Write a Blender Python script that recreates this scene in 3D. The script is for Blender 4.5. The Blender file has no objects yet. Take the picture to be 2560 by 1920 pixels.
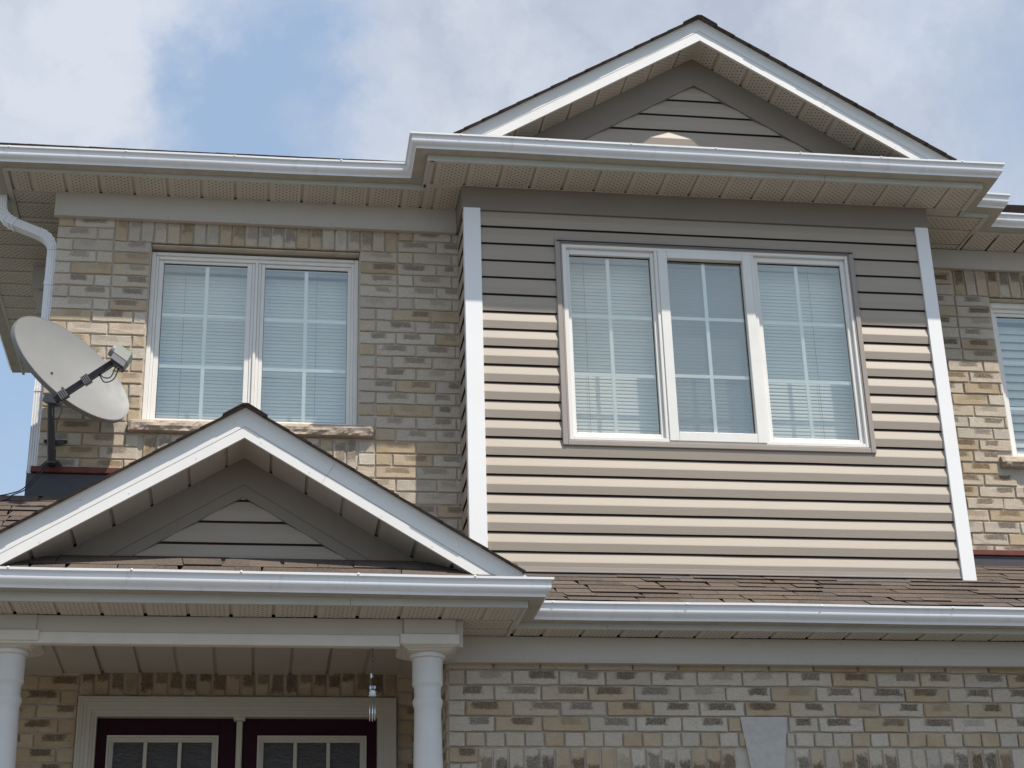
import bpy, math, random
from mathutils import Vector, Matrix, noise
C = bpy.context.scene.collection
R = random.Random(7)
rad = math.radians

# ------------------------------------------------------------------ camera
cam_d = bpy.data.cameras.new('camera'); cam = bpy.data.objects.new('camera', cam_d); C.objects.link(cam)
cam_d.sensor_width = 36.0; cam_d.lens = 4223.4/2560*36.0; cam_d.clip_end = 3000; cam_d.clip_start = 0.05
CR = ((0.98956695, -0.14160726, -0.02654486), (0.03167065, 0.39354331, -0.91876038), (0.14054969, 0.90833421, 0.39392225))
CAM = Vector((0, -10.5, 1.6))
m = Matrix.Identity(4)
for i in range(3):
    m[i][0] = CR[0][i]; m[i][1] = -CR[1][i]; m[i][2] = -CR[2][i]; m[i][3] = CAM[i]
cam.matrix_world = m
bpy.context.scene.camera = cam

def project(p):
    v = Vector(p)-CAM
    r = [sum(CR[i][j]*v[j] for j in range(3)) for i in range(3)]
    return 1280+4223.4*r[0]/r[2], 960+4223.4*r[1]/r[2]

# ------------------------------------------------------------------ light
SUN = Vector((0.76, -1.0, 2.27)).normalized()
SUN_EL = math.asin(SUN.z); SUN_ROT = math.atan2(SUN.x, SUN.y)
w = bpy.data.worlds.new('World'); bpy.context.scene.world = w; w.use_nodes = True
nt = w.node_tree; N = nt.nodes; L = nt.links; N.clear()
def wn(t, **k):
    n = N.new(t)
    for a, b in k.items(): setattr(n, a, b)
    return n
out = wn('ShaderNodeOutputWorld'); bg = wn('ShaderNodeBackground'); bg.inputs[1].default_value = 0.10
sky = wn('ShaderNodeTexSky'); sky.sky_type = 'NISHITA'; sky.sun_disc = False
sky.sun_elevation = SUN_EL; sky.sun_rotation = SUN_ROT; sky.air_density = 1.0; sky.dust_density = 0.6; sky.ozone_density = 1.5
tc = wn('ShaderNodeTexCoord')
def vmath(op, a, b=None):
    n = wn('ShaderNodeVectorMath', operation=op); L.new(a, n.inputs[0])
    if b is not None:
        if hasattr(b, 'links'): L.new(b, n.inputs[1])
        else: n.inputs[1].default_value = b
    return n
def smath(op, a, b=None, c=None, clamp=False):
    n = wn('ShaderNodeMath', operation=op); n.use_clamp = clamp
    for i, x in enumerate((a, b, c)):
        if x is None: continue
        if hasattr(x, 'links'): L.new(x, n.inputs[i])
        else: n.inputs[i].default_value = x
    return n.outputs[0]
def noi(vec, scale, detail, rough, dist=0.0, off=(0, 0, 0)):
    a = vmath('ADD', vec, off).outputs[0]
    n = wn('ShaderNodeTexNoise'); L.new(a, n.inputs['Vector']); n.inputs['Scale'].default_value = scale
    n.inputs['Detail'].default_value = detail; n.inputs['Roughness'].default_value = rough; n.inputs['Distortion'].default_value = dist
    return n.outputs['Fac']
D = tc.outputs['Generated']
warp = wn('ShaderNodeTexNoise'); L.new(D, warp.inputs['Vector']); warp.inputs['Scale'].default_value = 9; warp.inputs['Detail'].default_value = 6; warp.inputs['Roughness'].default_value = .62
wv = vmath('SUBTRACT', warp.outputs['Color'], (0.5, 0.5, 0.5)).outputs[0]
wv = vmath('SCALE', wv); wv.inputs['Scale'].default_value = 0.15
DW = vmath('ADD', D, wv.outputs[0]).outputs[0]
def blob(c, r0, r1, amp):
    d = vmath('DISTANCE', DW, c).outputs['Value']
    mr = wn('ShaderNodeMapRange'); mr.interpolation_type = 'SMOOTHSTEP'; L.new(d, mr.inputs[0])
    mr.inputs[1].default_value = r1; mr.inputs[2].default_value = r0; mr.inputs[3].default_value = 0; mr.inputs[4].default_value = amp
    return mr.outputs[0]
cl = noi(D, 3.4, 10, .64, .35, (1.7, .3, .4))
clouds = smath('ADD', cl, 0.06)
for c, a, b, amp in (((-.15, .815, .56), .02, .15, .36),      # bright bank on the left
                     ((-.018, .838, .545), .005, .085, -.30),   # blue gap
                     ((.11, .82, .56), .02, .16, .26),
                     ((.27, .79, .56), .03, .20, .24),
                     ((.385, .765, .52), .01, .07, -.10),
                     ((-.10, .90, .42), .02, .14, -.30)):
    clouds = smath('ADD', clouds, blob(c, a, b, amp))
cr = wn('ShaderNodeMapRange'); cr.interpolation_type = 'SMOOTHSTEP'; L.new(clouds, cr.inputs[0])
cr.inputs[1].default_value = .36; cr.inputs[2].default_value = .80
shade = noi(DW, 6.5, 6, .55, .2, (4.1, 2.2, 0))
sr = wn('ShaderNodeMapRange'); L.new(shade, sr.inputs[0]); sr.inputs[1].default_value = .36; sr.inputs[2].default_value = .64
cm = wn('ShaderNodeMix', data_type='RGBA'); L.new(sr.outputs[0], cm.inputs[0])
cm.inputs[6].default_value = (4.3, 4.85, 5.9, 1); cm.inputs[7].default_value = (6.3, 6.75, 7.6, 1)
base = wn('ShaderNodeMix', data_type='RGBA'); base.blend_type = 'MULTIPLY'; base.inputs[0].default_value = 1
L.new(sky.outputs[0], base.inputs[6]); base.inputs[7].default_value = (1.55, 1.70, 1.62, 1)
hz = wn('ShaderNodeMix', data_type='RGBA'); hz.inputs[0].default_value = .60
L.new(base.outputs[2], hz.inputs[6]); hz.inputs[7].default_value = (4.2, 5.4, 7.3, 1)
mx = wn('ShaderNodeMix', data_type='RGBA'); L.new(cr.outputs[0], mx.inputs[0]); L.new(hz.outputs[2], mx.inputs[6]); L.new(cm.outputs[2], mx.inputs[7])
L.new(mx.outputs[2], bg.inputs[0]); L.new(bg.outputs[0], out.inputs[0])

sd = bpy.data.lights.new('sun', 'SUN'); sd.energy = 4.9; sd.angle = rad(0.6); sd.color = (1.0, .93, .84)
so = bpy.data.objects.new('sun', sd); C.objects.link(so); so.location = (6, -12, 20)
so.rotation_euler = (-SUN).to_track_quat('-Z', 'Y').to_euler()
vs = bpy.context.scene.view_settings
vs.view_transform = 'Standard'; vs.look = 'None'; vs.exposure = 0.14; vs.gamma = 1.0; vs.use_curve_mapping = False
try:
    bpy.context.scene.cycles.max_bounces = 8; bpy.context.scene.cycles.transparent_max_bounces = 12
except Exception: pass

# ------------------------------------------------------------------ materials
class NB:
    def __init__(s, name):
        s.m = bpy.data.materials.new(name); s.m.use_nodes = True; s.t = s.m.node_tree; s.n = s.t.nodes; s.l = s.t.links
        s.b = s.n['Principled BSDF']; s.out = s.n['Material Output']
    def new(s, t, ins=None, **k):
        n = s.n.new(t)
        for a, b in k.items(): setattr(n, a, b)
        for i, v in (ins or {}).items(): s.set(n.inputs[i], v)
        return n
    def set(s, inp, v):
        if hasattr(v, 'links'): s.l.new(v, inp)
        else: inp.default_value = v
    def math(s, op, a, b=None, c=None, clamp=False):
        n = s.new('ShaderNodeMath', operation=op); n.use_clamp = clamp
        for i, x in enumerate((a, b, c)):
            if x is not None: s.set(n.inputs[i], x)
        return n.outputs[0]
    def noise(s, vec, scale, detail=4, rough=.5, dist=0, out='Fac'):
        n = s.new('ShaderNodeTexNoise', {'Scale': scale, 'Detail': detail, 'Roughness': rough, 'Distortion': dist})
        if vec is not None: s.l.new(vec, n.inputs['Vector'])
        return n.outputs[out]
    def rng(s, v, a, b, c=0, d=1, smooth=False):
        n = s.new('ShaderNodeMapRange'); s.l.new(v, n.inputs[0])
        if smooth: n.interpolation_type = 'SMOOTHSTEP'
        for i, x in zip((1, 2, 3, 4), (a, b, c, d)): s.set(n.inputs[i], x)
        return n.outputs[0]
    def mix(s, f, a, b, blend='MIX'):
        n = s.new('ShaderNodeMix', data_type='RGBA', blend_type=blend)
        s.set(n.inputs[0], f); s.set(n.inputs[6], a); s.set(n.inputs[7], b); return n.outputs[2]
    def scale(s, vec, v):
        n = s.new('ShaderNodeVectorMath', {1: v}, operation='MULTIPLY'); s.l.new(vec, n.inputs[0]); return n.outputs[0]
    def bump(s, h, strength, dist):
        n = s.new('ShaderNodeBump', {'Strength': strength, 'Distance': dist}); s.l.new(h, n.inputs['Height']); s.l.new(n.outputs[0], s.b.inputs['Normal'])
def c4(c): return (c[0], c[1], c[2], 1)

def simple(name, col, rough=.5, spec=.5, metal=0.0, vary=.06, nscale=6, bump=0.0, bscale=200, dirt=None, streak=False, coat=0.0):
    q = NB(name); pos = q.new('ShaderNodeNewGeometry').outputs['Position']
    v = q.noise(pos, nscale, 5, .6)
    lo = tuple(x*(1-vary) for x in col); hi = tuple(min(1, x*(1+vary)) for x in col)
    color = q.mix(q.rng(v, .3, .7), c4(lo), c4(hi))
    if dirt:
        vec = q.scale(pos, (14, 14, 1.6)) if streak else q.scale(pos, (3, 3, 3))
        dn = q.noise(vec, 1.0, 6, .65, .3)
        color = q.mix(q.rng(dn, .56, .82, 0, dirt[1]), color, c4(dirt[0]))
    q.set(q.b.inputs['Base Color'], color)
    rr = q.noise(pos, nscale*3, 3, .6)
    q.set(q.b.inputs['Roughness'], q.rng(rr, .3, .7, max(0, rough-.06), min(1, rough+.06)))
    q.b.inputs['Specular IOR Level'].default_value = spec; q.b.inputs['Metallic'].default_value = metal
    if coat: q.b.inputs['Coat Weight'].default_value = coat
    if bump: q.bump(q.noise(pos, bscale, 3, .6), bump, .002)
    return q.m

M = {}
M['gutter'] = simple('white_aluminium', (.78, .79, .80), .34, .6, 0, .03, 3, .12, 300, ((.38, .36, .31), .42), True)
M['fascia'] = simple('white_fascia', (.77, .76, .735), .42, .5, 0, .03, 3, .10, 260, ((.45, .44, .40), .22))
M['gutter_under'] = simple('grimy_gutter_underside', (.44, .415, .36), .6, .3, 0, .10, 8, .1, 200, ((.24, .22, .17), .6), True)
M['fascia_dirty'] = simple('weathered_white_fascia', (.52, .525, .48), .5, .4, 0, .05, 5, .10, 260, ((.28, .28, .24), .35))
M['beige'] = simple('beige_aluminium', (.51, .48, .43), .5, .45, 0, .035, 2.5, .15, 180, ((.30, .27, .22), .15))
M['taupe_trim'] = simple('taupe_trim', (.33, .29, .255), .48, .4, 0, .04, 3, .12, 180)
M['taupe_shaded'] = simple('eave_shaded_taupe_trim', (.235, .20, .162), .5, .35, 0, .04, 3, .12, 180)  # taupe trim darkened for the friezes: eave shade put into the colour
M['post'] = simple('white_post', (.83, .83, .82), .45, .5, 0, .02, 2)
M['vinyl'] = simple('window_vinyl', (.78, .765, .72), .38, .5, 0, .03, 4, 0, 0, ((.42, .38, .28), .30))
M['muntin'] = simple('muntin_white', (.93, .94, .93), .4, .5, 0, .02)
M['casing'] = simple('cream_casing', (.50, .465, .40), .5, .4, 0, .04, 5)
M['column'] = simple('column_white', (.66, .65, .625), .5, .5, 0, .03, 6, .2, 160, ((.5, .5, .48), .15), True)
M['cream'] = simple('cream_cap', (.66, .625, .55), .55, .4, 0, .05, 8, .15, 150, ((.42, .33, .22), .25))
M['burgundy'] = simple('burgundy_door', (.022, .0025, .008), .5, .15, 0, .1)
M['flash_grey'] = simple('grey_flashing', (.060, .058, .066), .55, .4, 0, .06)
M['flash_red'] = simple('red_brown_drip', (.13, .035, .022), .55, .4, 0, .25, 9)
M['dark'] = simple('dark_cavity', (.02, .018, .016), .9, .1)
M['rubber'] = simple('black_cable', (.012, .012, .014), .45, .5)
M['dish'] = simple('grey_dish', (.222, .225, .220), .5, .4, 0, .04, 7, .05, 300, ((.30, .29, .27), .2))
M['dish_dark'] = simple('dark_grey_metal', (.060, .063, .070), .5, .4, 0, .08, 20)
M['arm'] = simple('black_arm', (.014, .014, .016), .5, .4, 0, .1, 20)
M['lnb'] = simple('grey_plastic', (.42, .44, .38), .5, .4)
M['lnb_band'] = simple('mauve_grey_plastic', (.24, .22, .24), .5, .4)
M['steel'] = simple('chime_steel', (.75, .76, .78), .25, .5, .9, .03)
M['figurine'] = simple('glazed_white', (.72, .78, .76), .3, .6)
M['figurine_blue'] = simple('glazed_blue', (.30, .36, .58), .3, .6)
M['concrete_stone'] = simple('grey_keystone', (.50, .475, .44), .85, .2, 0, .09, 26, .9, 150, ((.36, .33, .28), .6))
M['lamp_black'] = simple('black_lantern', (.015, .015, .016), .4, .5)
M['deck'] = simple('roof_deck_wood', (.20, .17, .14), .8, .2)
M['interior'] = simple('dim_room', (.28, .26, .24), .8, .2)
M['paving'] = simple('brown_paving', (.15, .13, .11), .9, .2, 0, .12, 3, .3, 60)
M['driveway'] = simple('driveway_asphalt', (.065, .061, .057), .85, .3, 0, .12, 1.5, .3, 60)
M['grass_ground'] = simple('lawn_green', (.112, .110, .092), .95, .1, 0, .3, 3, .6, 80)
M['road'] = simple('asphalt', (.13, .125, .12), .9, .3, 0, .12, 2, .3, 90)

M['siding_gap'] = simple('siding_shadow_gap', (.045, .034, .028), .9, .1)
# taupe vinyl siding with faint horizontal wood grain
q = NB('taupe_siding'); pos = q.new('ShaderNodeNewGeometry').outputs['Position']
g = q.noise(q.scale(pos, (5, 5, 260)), 1.0, 4, .6, .4)
oi = q.new('ShaderNodeObjectInfo').outputs['Random']
col = q.mix(q.rng(g, .3, .7), c4((.372, .318, .258)), c4((.408, .350, .285)))
col = q.mix(q.math('MULTIPLY', oi, .10), col, c4((.30, .265, .235)))
col = q.mix(q.rng(q.noise(pos, 1.7, 5, .6), .5, .8, 0, .25), col, c4((.31, .28, .25)))
q.set(q.b.inputs['Base Color'], col); q.b.inputs['Roughness'].default_value = .5; q.b.inputs['Specular IOR Level'].default_value = .35
q.bump(g, .25, .0015); M['siding'] = q.m

# soffit: perforated and plain
def soffit(name, col, vent, pit=(.0240, .040), r=.0052):
    q = NB(name); uv = q.new('ShaderNodeUVMap').outputs[0]; pos = q.new('ShaderNodeNewGeometry').outputs['Position']
    base = q.mix(q.rng(q.noise(pos, 2.2, 5, .6), .3, .7), c4([x*.93 for x in col]), c4([x*1.04 for x in col]))
    oi = q.new('ShaderNodeObjectInfo').outputs['Random']
    base = q.mix(q.math('MULTIPLY', oi, .12), base, c4([x*.80 for x in col]))
    if vent:
        s = q.new('ShaderNodeSeparateXYZ'); q.l.new(uv, s.inputs[0]); u, v = s.outputs[0], s.outputs[1]
        cu = q.math('DIVIDE', u, pit[0]); iu = q.math('FLOOR', cu)
        half = q.math('MULTIPLY', q.math('MODULO', iu, 2.0), .5)
        cv = q.math('ADD', q.math('DIVIDE', v, pit[1]), half)
        fu = q.math('MULTIPLY', q.math('SUBTRACT', q.math('FRACT', cu), .5), pit[0])
        fv = q.math('MULTIPLY', q.math('SUBTRACT', q.math('FRACT', cv), .5), pit[1])
        d = q.math('SQRT', q.math('ADD', q.math('MULTIPLY', fu, fu), q.math('MULTIPLY', fv, fv)))
        hole = q.rng(d, r-.0007, r+.0007, 1, 0)
        inside = q.math('MULTIPLY', q.math('GREATER_THAN', u, .040), q.math('LESS_THAN', u, .2110))
        hole = q.math('MULTIPLY', hole, inside)
        base = q.mix(hole, base, c4((.012, .011, .010)))
    q.set(q.b.inputs['Base Color'], base); q.b.inputs['Roughness'].default_value = .5; q.b.inputs['Specular IOR Level'].default_value = .4
    q.bump(q.noise(pos, 170, 3, .6), .12, .002)
    return q.m
SOF = (.58, .535, .465)
M['soffit_vent'] = soffit('perforated_soffit', SOF, True)
M['soffit_plain'] = soffit('plain_soffit', (.50, .465, .41), False)

# brick: colour + dark smear attributes on point colour 'bk' (r colour pick, g smear strength, b seed)
q = NB('clay_brick')
at = q.new('ShaderNodeAttribute', attribute_name='bk'); sc = q.new('ShaderNodeSeparateColor'); q.l.new(at.outputs['Color'], sc.inputs[0])
uv = q.new('ShaderNodeUVMap').outputs[0]; pos = q.new('ShaderNodeNewGeometry').outputs['Position']
pick = sc.outputs[0]; smear = sc.outputs[1]; seed = sc.outputs[2]
ramp = q.new('ShaderNodeValToRGB'); q.l.new(pick, ramp.inputs[0]); e = ramp.color_ramp; e.interpolation = 'CONSTANT'
cols = [(0, (.70, .605, .485)), (.22, (.63, .56, .465)), (.36, (.70, .58, .43)), (.52, (.585, .44, .265)), (.68, (.63, .49, .315)), (.80, (.54, .41, .25)), (.90, (.76, .68, .565))]
e.elements[0].position = 0; e.elements[0].color = c4(cols[0][1]); e.elements[1].position = cols[1][0]; e.elements[1].color = c4(cols[1][1])
for p_, c_ in cols[2:]:
    el = e.elements.new(p_); el.color = c4(c_)
offs = q.new('ShaderNodeCombineXYZ', {0: q.math('MULTIPLY', seed, 31.0), 1: q.math('MULTIPLY', seed, 17.0), 2: 0.0}).outputs[0]
pv = q.new('ShaderNodeVectorMath', {0: pos, 1: offs}, operation='ADD').outputs[0]
big = q.noise(pv, 9, 5, .6, .3); fine = q.noise(q.scale(pv, (1, 1, 3.4)), 60, 6, .72, 1.2); grit = q.noise(pv, 190, 3, .7)
c0 = q.mix(q.rng(big, .3, .72), ramp.outputs[0], q.mix(.50, ramp.outputs[0], c4((.72, .635, .52))))
c0 = q.mix(q.rng(fine, .48, .64, 0, .62), c0, c4((.40, .345, .275)))
c0 = q.mix(q.rng(grit, .60, .72, 0, .55), c0, c4((.16, .125, .09)))
su = q.new('ShaderNodeSeparateXYZ'); q.l.new(uv, su.inputs[0])
cx = q.math('ADD', .38, q.math('MULTIPLY', seed, .34)); wx = q.math('ADD', .20, q.math('MULTIPLY', q.math('FRACT', q.math('MULTIPLY', seed, 7.3)), .13))
dn = q.math('MULTIPLY', q.math('SUBTRACT', q.noise(pv, 30, 5, .7, .8), .5), 1.5)
du = q.math('DIVIDE', q.math('ABSOLUTE', q.math('SUBTRACT', su.outputs[0], cx)), wx)
dv = q.math('DIVIDE', q.math('ABSOLUTE', q.math('SUBTRACT', su.outputs[1], .70)), .28)
inside = q.math('ADD', q.math('MAXIMUM', du, dv), dn)
msk = q.rng(inside, .70, 1.15, 1, 0, True)
sp = q.noise(q.scale(pv, (1, 1, 1.3)), 70, 5, .8, 2.5)
spk = q.rng(sp, .42, .56, .12, .95)
msk = q.math('MULTIPLY', q.math('MULTIPLY', msk, spk), smear)
c1 = q.mix(msk, c0, c4((.185, .122, .078)))
q.set(q.b.inputs['Base Color'], c1); q.b.inputs['Roughness'].default_value = .9; q.b.inputs['Specular IOR Level'].default_value = .15
hh = q.math('ADD', q.math('MULTIPLY', fine, 1.0), q.math('SUBTRACT', q.math('MULTIPLY', grit, .5), q.math('MULTIPLY', msk, .6)))
q.bump(hh, 1.0, .009); M['brick'] = q.m

M['mortar'] = simple('grey_mortar', (.50, .455, .39), .95, .1, 0, .12, 14, .8, 130, ((.25, .23, .20), .5))
q = NB('chiselled_stone'); pos = q.new('ShaderNodeNewGeometry').outputs['Position']
a = q.noise(pos, 16, 8, .65, .6)
q.set(q.b.inputs['Base Color'], q.mix(q.rng(a, .35, .68), c4((.36, .29, .225)), c4((.52, .43, .345))))
q.b.inputs['Roughness'].default_value = .9; q.bump(q.noise(pos, 45, 8, .7, .8), .9, .008); M['stone'] = q.m

q = NB('asphalt_shingle'); pos = q.new('ShaderNodeNewGeometry').outputs['Position']
oi = q.new('ShaderNodeObjectInfo').outputs['Random']; at = q.new('ShaderNodeAttribute', attribute_name='bk'); sc = q.new('ShaderNodeSeparateColor'); q.l.new(at.outputs['Color'], sc.inputs[0])
rr = q.math('FRACT', q.math('ADD', oi, sc.outputs[0]))
ramp = q.new('ShaderNodeValToRGB'); q.l.new(rr, ramp.inputs[0]); e = ramp.color_ramp
e.elements[0].color = (.042, .036, .031, 1); e.elements[1].color = (.104, .087, .072, 1); el = e.elements.new(.5); el.color = (.074, .062, .052, 1)
gr = q.new('ShaderNodeTexVoronoi', {'Scale': 260.0}); q.l.new(pos, gr.inputs['Vector'])
gsp = q.new('ShaderNodeSeparateColor'); q.l.new(gr.outputs['Color'], gsp.inputs[0])
cc = q.mix(q.rng(gsp.outputs[0], 0, 1, .0, .75), ramp.outputs[0], q.mix(gsp.outputs[1], c4((.05, .035, .03)), c4((.27, .215, .17))))
cc = q.mix(q.rng(q.noise(pos, 5, 5, .6), .4, .75, 0, .35), cc, c4((.17, .12, .095)))
q.set(q.b.inputs['Base Color'], cc); q.b.inputs['Roughness'].default_value = .95; q.b.inputs['Specular IOR Level'].default_value = .15
q.bump(q.noise(pos, 240, 3, .7), .6, .004); M['shingle'] = q.m
M['shingle_edge'] = simple('shingle_cut_edge', (.030, .024, .024), .9, .15, 0, .2, 40)

# glass
def glass(name, tint, refl, rough=.0):
    q = NB(name); q.n.remove(q.b)
    tr = q.new('ShaderNodeBsdfTransparent', {0: c4(tint)}); gl = q.new('ShaderNodeBsdfGlossy', {'Color': c4((.97, 1.0, .93)), 'Roughness': rough})
    gn = q.new('ShaderNodeNewGeometry'); dt = q.new('ShaderNodeVectorMath', {0: gn.outputs['Normal'], 1: gn.outputs['Incoming']}, operation='DOT_PRODUCT').outputs['Value']
    om = q.math('SUBTRACT', 1.0, q.math('ABSOLUTE', dt)); fr = q.math('ADD', .042, q.math('MULTIPLY', .958, q.math('POWER', om, 5.0)))
    f = q.math('MULTIPLY', fr, refl, clamp=True)
    geo = gn.outputs['Position']
    wob = q.new('ShaderNodeBump', {'Strength': .10, 'Distance': .02}); q.l.new(q.noise(geo, 2.2, 2, .4), wob.inputs['Height']); q.l.new(wob.outputs[0], gl.inputs['Normal'])
    mx = q.new('ShaderNodeMixShader', {0: f}); q.l.new(tr.outputs[0], mx.inputs[1]); q.l.new(gl.outputs[0], mx.inputs[2]); q.l.new(mx.outputs[0], q.out.inputs[0])
    return q.m
M['glass'] = glass('window_glass', (.93, .96, .92), 5.8)
q = NB('obscure_door_glass'); pos = q.new('ShaderNodeNewGeometry').outputs['Position']
wv_ = q.noise(q.scale(pos, (1, 1, 3.5)), 7, 3, .5, 3.5)
ln = q.rng(q.math('ABSOLUTE', q.math('SUBTRACT', wv_, .5)), .0, .012, 1, 0)
q.set(q.b.inputs['Base Color'], q.mix(ln, c4((.060, .055, .055)), c4((.13, .125, .12)))); q.b.inputs['Roughness'].default_value = .22; q.b.inputs['Specular IOR Level'].default_value = .25
q.bump(wv_, .3, .01); M['door_glass'] = q.m
q = NB('insect_screen'); q.n.remove(q.b)
tr = q.new('ShaderNodeBsdfTransparent', {0: c4((1, 1, 1))}); df = q.new('ShaderNodeBsdfDiffuse', {0: c4((.32, .32, .32))})
mx = q.new('ShaderNodeMixShader', {0: .50}); q.l.new(tr.outputs[0], mx.inputs[1]); q.l.new(df.outputs[0], mx.inputs[2]); q.l.new(mx.outputs[0], q.out.inputs[0]); M['screen'] = q.m
q = NB('blind_slat_white'); q.b.inputs['Base Color'].default_value = (.90, .89, .85, 1); q.b.inputs['Roughness'].default_value = .45; M['slat'] = q.m

# ------------------------------------------------------------------ object helpers
def wl(o): return Vector(o.get('_w', (0, 0, 0))) if False else WLOC[o.name]
WLOC = {}
def link(name, data, parent=None, loc=(0, 0, 0), label=None, cat=None, group=None, kind=None):
    o = bpy.data.objects.new(name, data); C.objects.link(o); o.location = loc
    WLOC[o.name] = Vector(loc)
    if parent is not None:
        o.parent = parent; o.matrix_parent_inverse = Matrix.Translation(-WLOC[parent.name])
    if label: o['label'] = label
    if cat: o['category'] = cat
    if group: o['group'] = group
    if kind: o['kind'] = kind
    return o
class MB:
    def __init__(s): s.v = []; s.f = []; s.uv = []; s.bk = []; s.rc = True; s.dark = ()
    def add(s, vs, fs, uvs=None, bk=(0, 0, 0)):
        b = len(s.v); s.v += [tuple(x) for x in vs]; s.f += [tuple(b+i for i in f) for f in fs]
        s.uv += list(uvs) if uvs else [(0, 0)]*len(vs); s.bk += [bk]*len(vs); return s
    def box(s, x0, x1, y0, y1, z0, z1, bev=0.0):
        if x1 < x0: x0, x1 = x1, x0
        if y1 < y0: y0, y1 = y1, y0
        if z1 < z0: z0, z1 = z1, z0
        b = min(bev, (x1-x0)/3, (y1-y0)/3, (z1-z0)/3)
        if b <= 0:
            vs = [(x, y, z) for x in (x0, x1) for y in (y0, y1) for z in (z0, z1)]
            return s.add(vs, [(0, 1, 3, 2), (4, 6, 7, 5), (0, 4, 5, 1), (2, 3, 7, 6), (0, 2, 6, 4), (1, 5, 7, 3)])
        X, Y, Z = (x0, x1), (y0, y1), (z0, z1); vs = []; idx = {}
        sg = (1, -1)
        for i in (0, 1):
            for j in (0, 1):
                for k in (0, 1):
                    for a in range(3):
                        p = [X[i]+sg[i]*b, Y[j]+sg[j]*b, Z[k]+sg[k]*b]; p[a] = (X[i], Y[j], Z[k])[a]
                        idx[(i, j, k, a)] = len(vs); vs.append(tuple(p))
        fs = []
        for a in range(3):
            for sgn in (0, 1):
                loop = []
                for u, v in ((0, 0), (1, 0), (1, 1), (0, 1)):
                    c = [0, 0, 0]; c[a] = sgn; c[(a+1) % 3] = u; c[(a+2) % 3] = v; loop.append(idx[(*c, a)])
                fs.append(tuple(loop) if sgn else tuple(reversed(loop)))
        for a in range(3):
            o1, o2 = (a+1) % 3, (a+2) % 3
            for u in (0, 1):
                for v in (0, 1):
                    c0 = [0, 0, 0]; c1 = [0, 0, 0]; c0[a] = 0; c1[a] = 1
                    c0[o1] = c1[o1] = u; c0[o2] = c1[o2] = v
                    fs.append((idx[(*c0, o1)], idx[(*c1, o1)], idx[(*c1, o2)], idx[(*c0, o2)]))
        for i in (0, 1):
            for j in (0, 1):
                for k in (0, 1): fs.append((idx[(i, j, k, 0)], idx[(i, j, k, 1)], idx[(i, j, k, 2)]))
        return s.add(vs, fs)
    def prism(s, poly, ext):   # poly: 3D points in order, ext: extrusion vector
        n = len(poly); e = Vector(ext); vs = [Vector(p) for p in poly]+[Vector(p)+e for p in poly]
        fs = [tuple(range(n)), tuple(range(2*n-1, n-1, -1))]+[(i, i+n, (i+1) % n+n, (i+1) % n) for i in range(n)]
        return s.add(vs, fs)
    def tube(s, pts, r, n=10, caps=True, scales=None, shape=None, up=None):
        pts = [Vector(p) for p in pts]; T = []
        for i in range(len(pts)):
            a = pts[max(i-1, 0)]; b = pts[min(i+1, len(pts)-1)]; T.append((b-a).normalized())
        u = Vector(up) if up else (Vector((0, 0, 1)) if abs(T[0].z) < .9 else Vector((1, 0, 0)))
        u = (u-T[0]*u.dot(T[0])).normalized(); rings = []
        shp = shape or [(math.cos(2*math.pi*k/n), math.sin(2*math.pi*k/n)) for k in range(n)]; n = len(shp); vs = []
        for i, p in enumerate(pts):
            if i:
                qd = T[i-1].rotation_difference(T[i]); u = qd @ u; u = (u-T[i]*u.dot(T[i])).normalized()
            v = T[i].cross(u); rr = r*(scales[i] if scales else 1)
            vs += [p+u*(a*rr)+v*(b*rr) for a, b in shp]
        fs = []
        for i in range(len(pts)-1):
            for k in range(n): fs.append((i*n+k, i*n+(k+1) % n, (i+1)*n+(k+1) % n, (i+1)*n+k))
        if caps: fs += [tuple(reversed(range(n))), tuple(range((len(pts)-1)*n, len(pts)*n))]
        return s.add(vs, fs)
    def lathe(s, prof, cx, cy, n=40):
        vs = []; 
        for r, z in prof: vs += [(cx+r*math.cos(2*math.pi*k/n), cy+r*math.sin(2*math.pi*k/n), z) for k in range(n)]
        fs = [(i*n+k, i*n+(k+1) % n, (i+1)*n+(k+1) % n, (i+1)*n+k) for i in range(len(prof)-1) for k in range(n)]
        fs += [tuple(range((len(prof)-1)*n, len(prof)*n)), tuple(reversed(range(n)))]
        return s.add(vs, fs)
    def sphere(s, c, r, n=10, m_=7, sc=(1, 1, 1)):
        vs = [(c[0], c[1], c[2]+r*sc[2])]; 
        for i in range(1, m_):
            t = math.pi*i/m_; vs += [(c[0]+r*sc[0]*math.sin(t)*math.cos(2*math.pi*k/n), c[1]+r*sc[1]*math.sin(t)*math.sin(2*math.pi*k/n), c[2]+r*sc[2]*math.cos(t)) for k in range(n)]
        vs.append((c[0], c[1], c[2]-r*sc[2])); fs = [(0, 1+k, 1+(k+1) % n) for k in range(n)]
        for i in range(m_-2): fs += [(1+i*n+k, 1+(i+1)*n+k, 1+(i+1)*n+(k+1) % n, 1+i*n+(k+1) % n) for k in range(n)]
        l = 1+(m_-2)*n; fs += [(len(vs)-1, l+(k+1) % n, l+k) for k in range(n)]
        return s.add(vs, fs)
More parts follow.
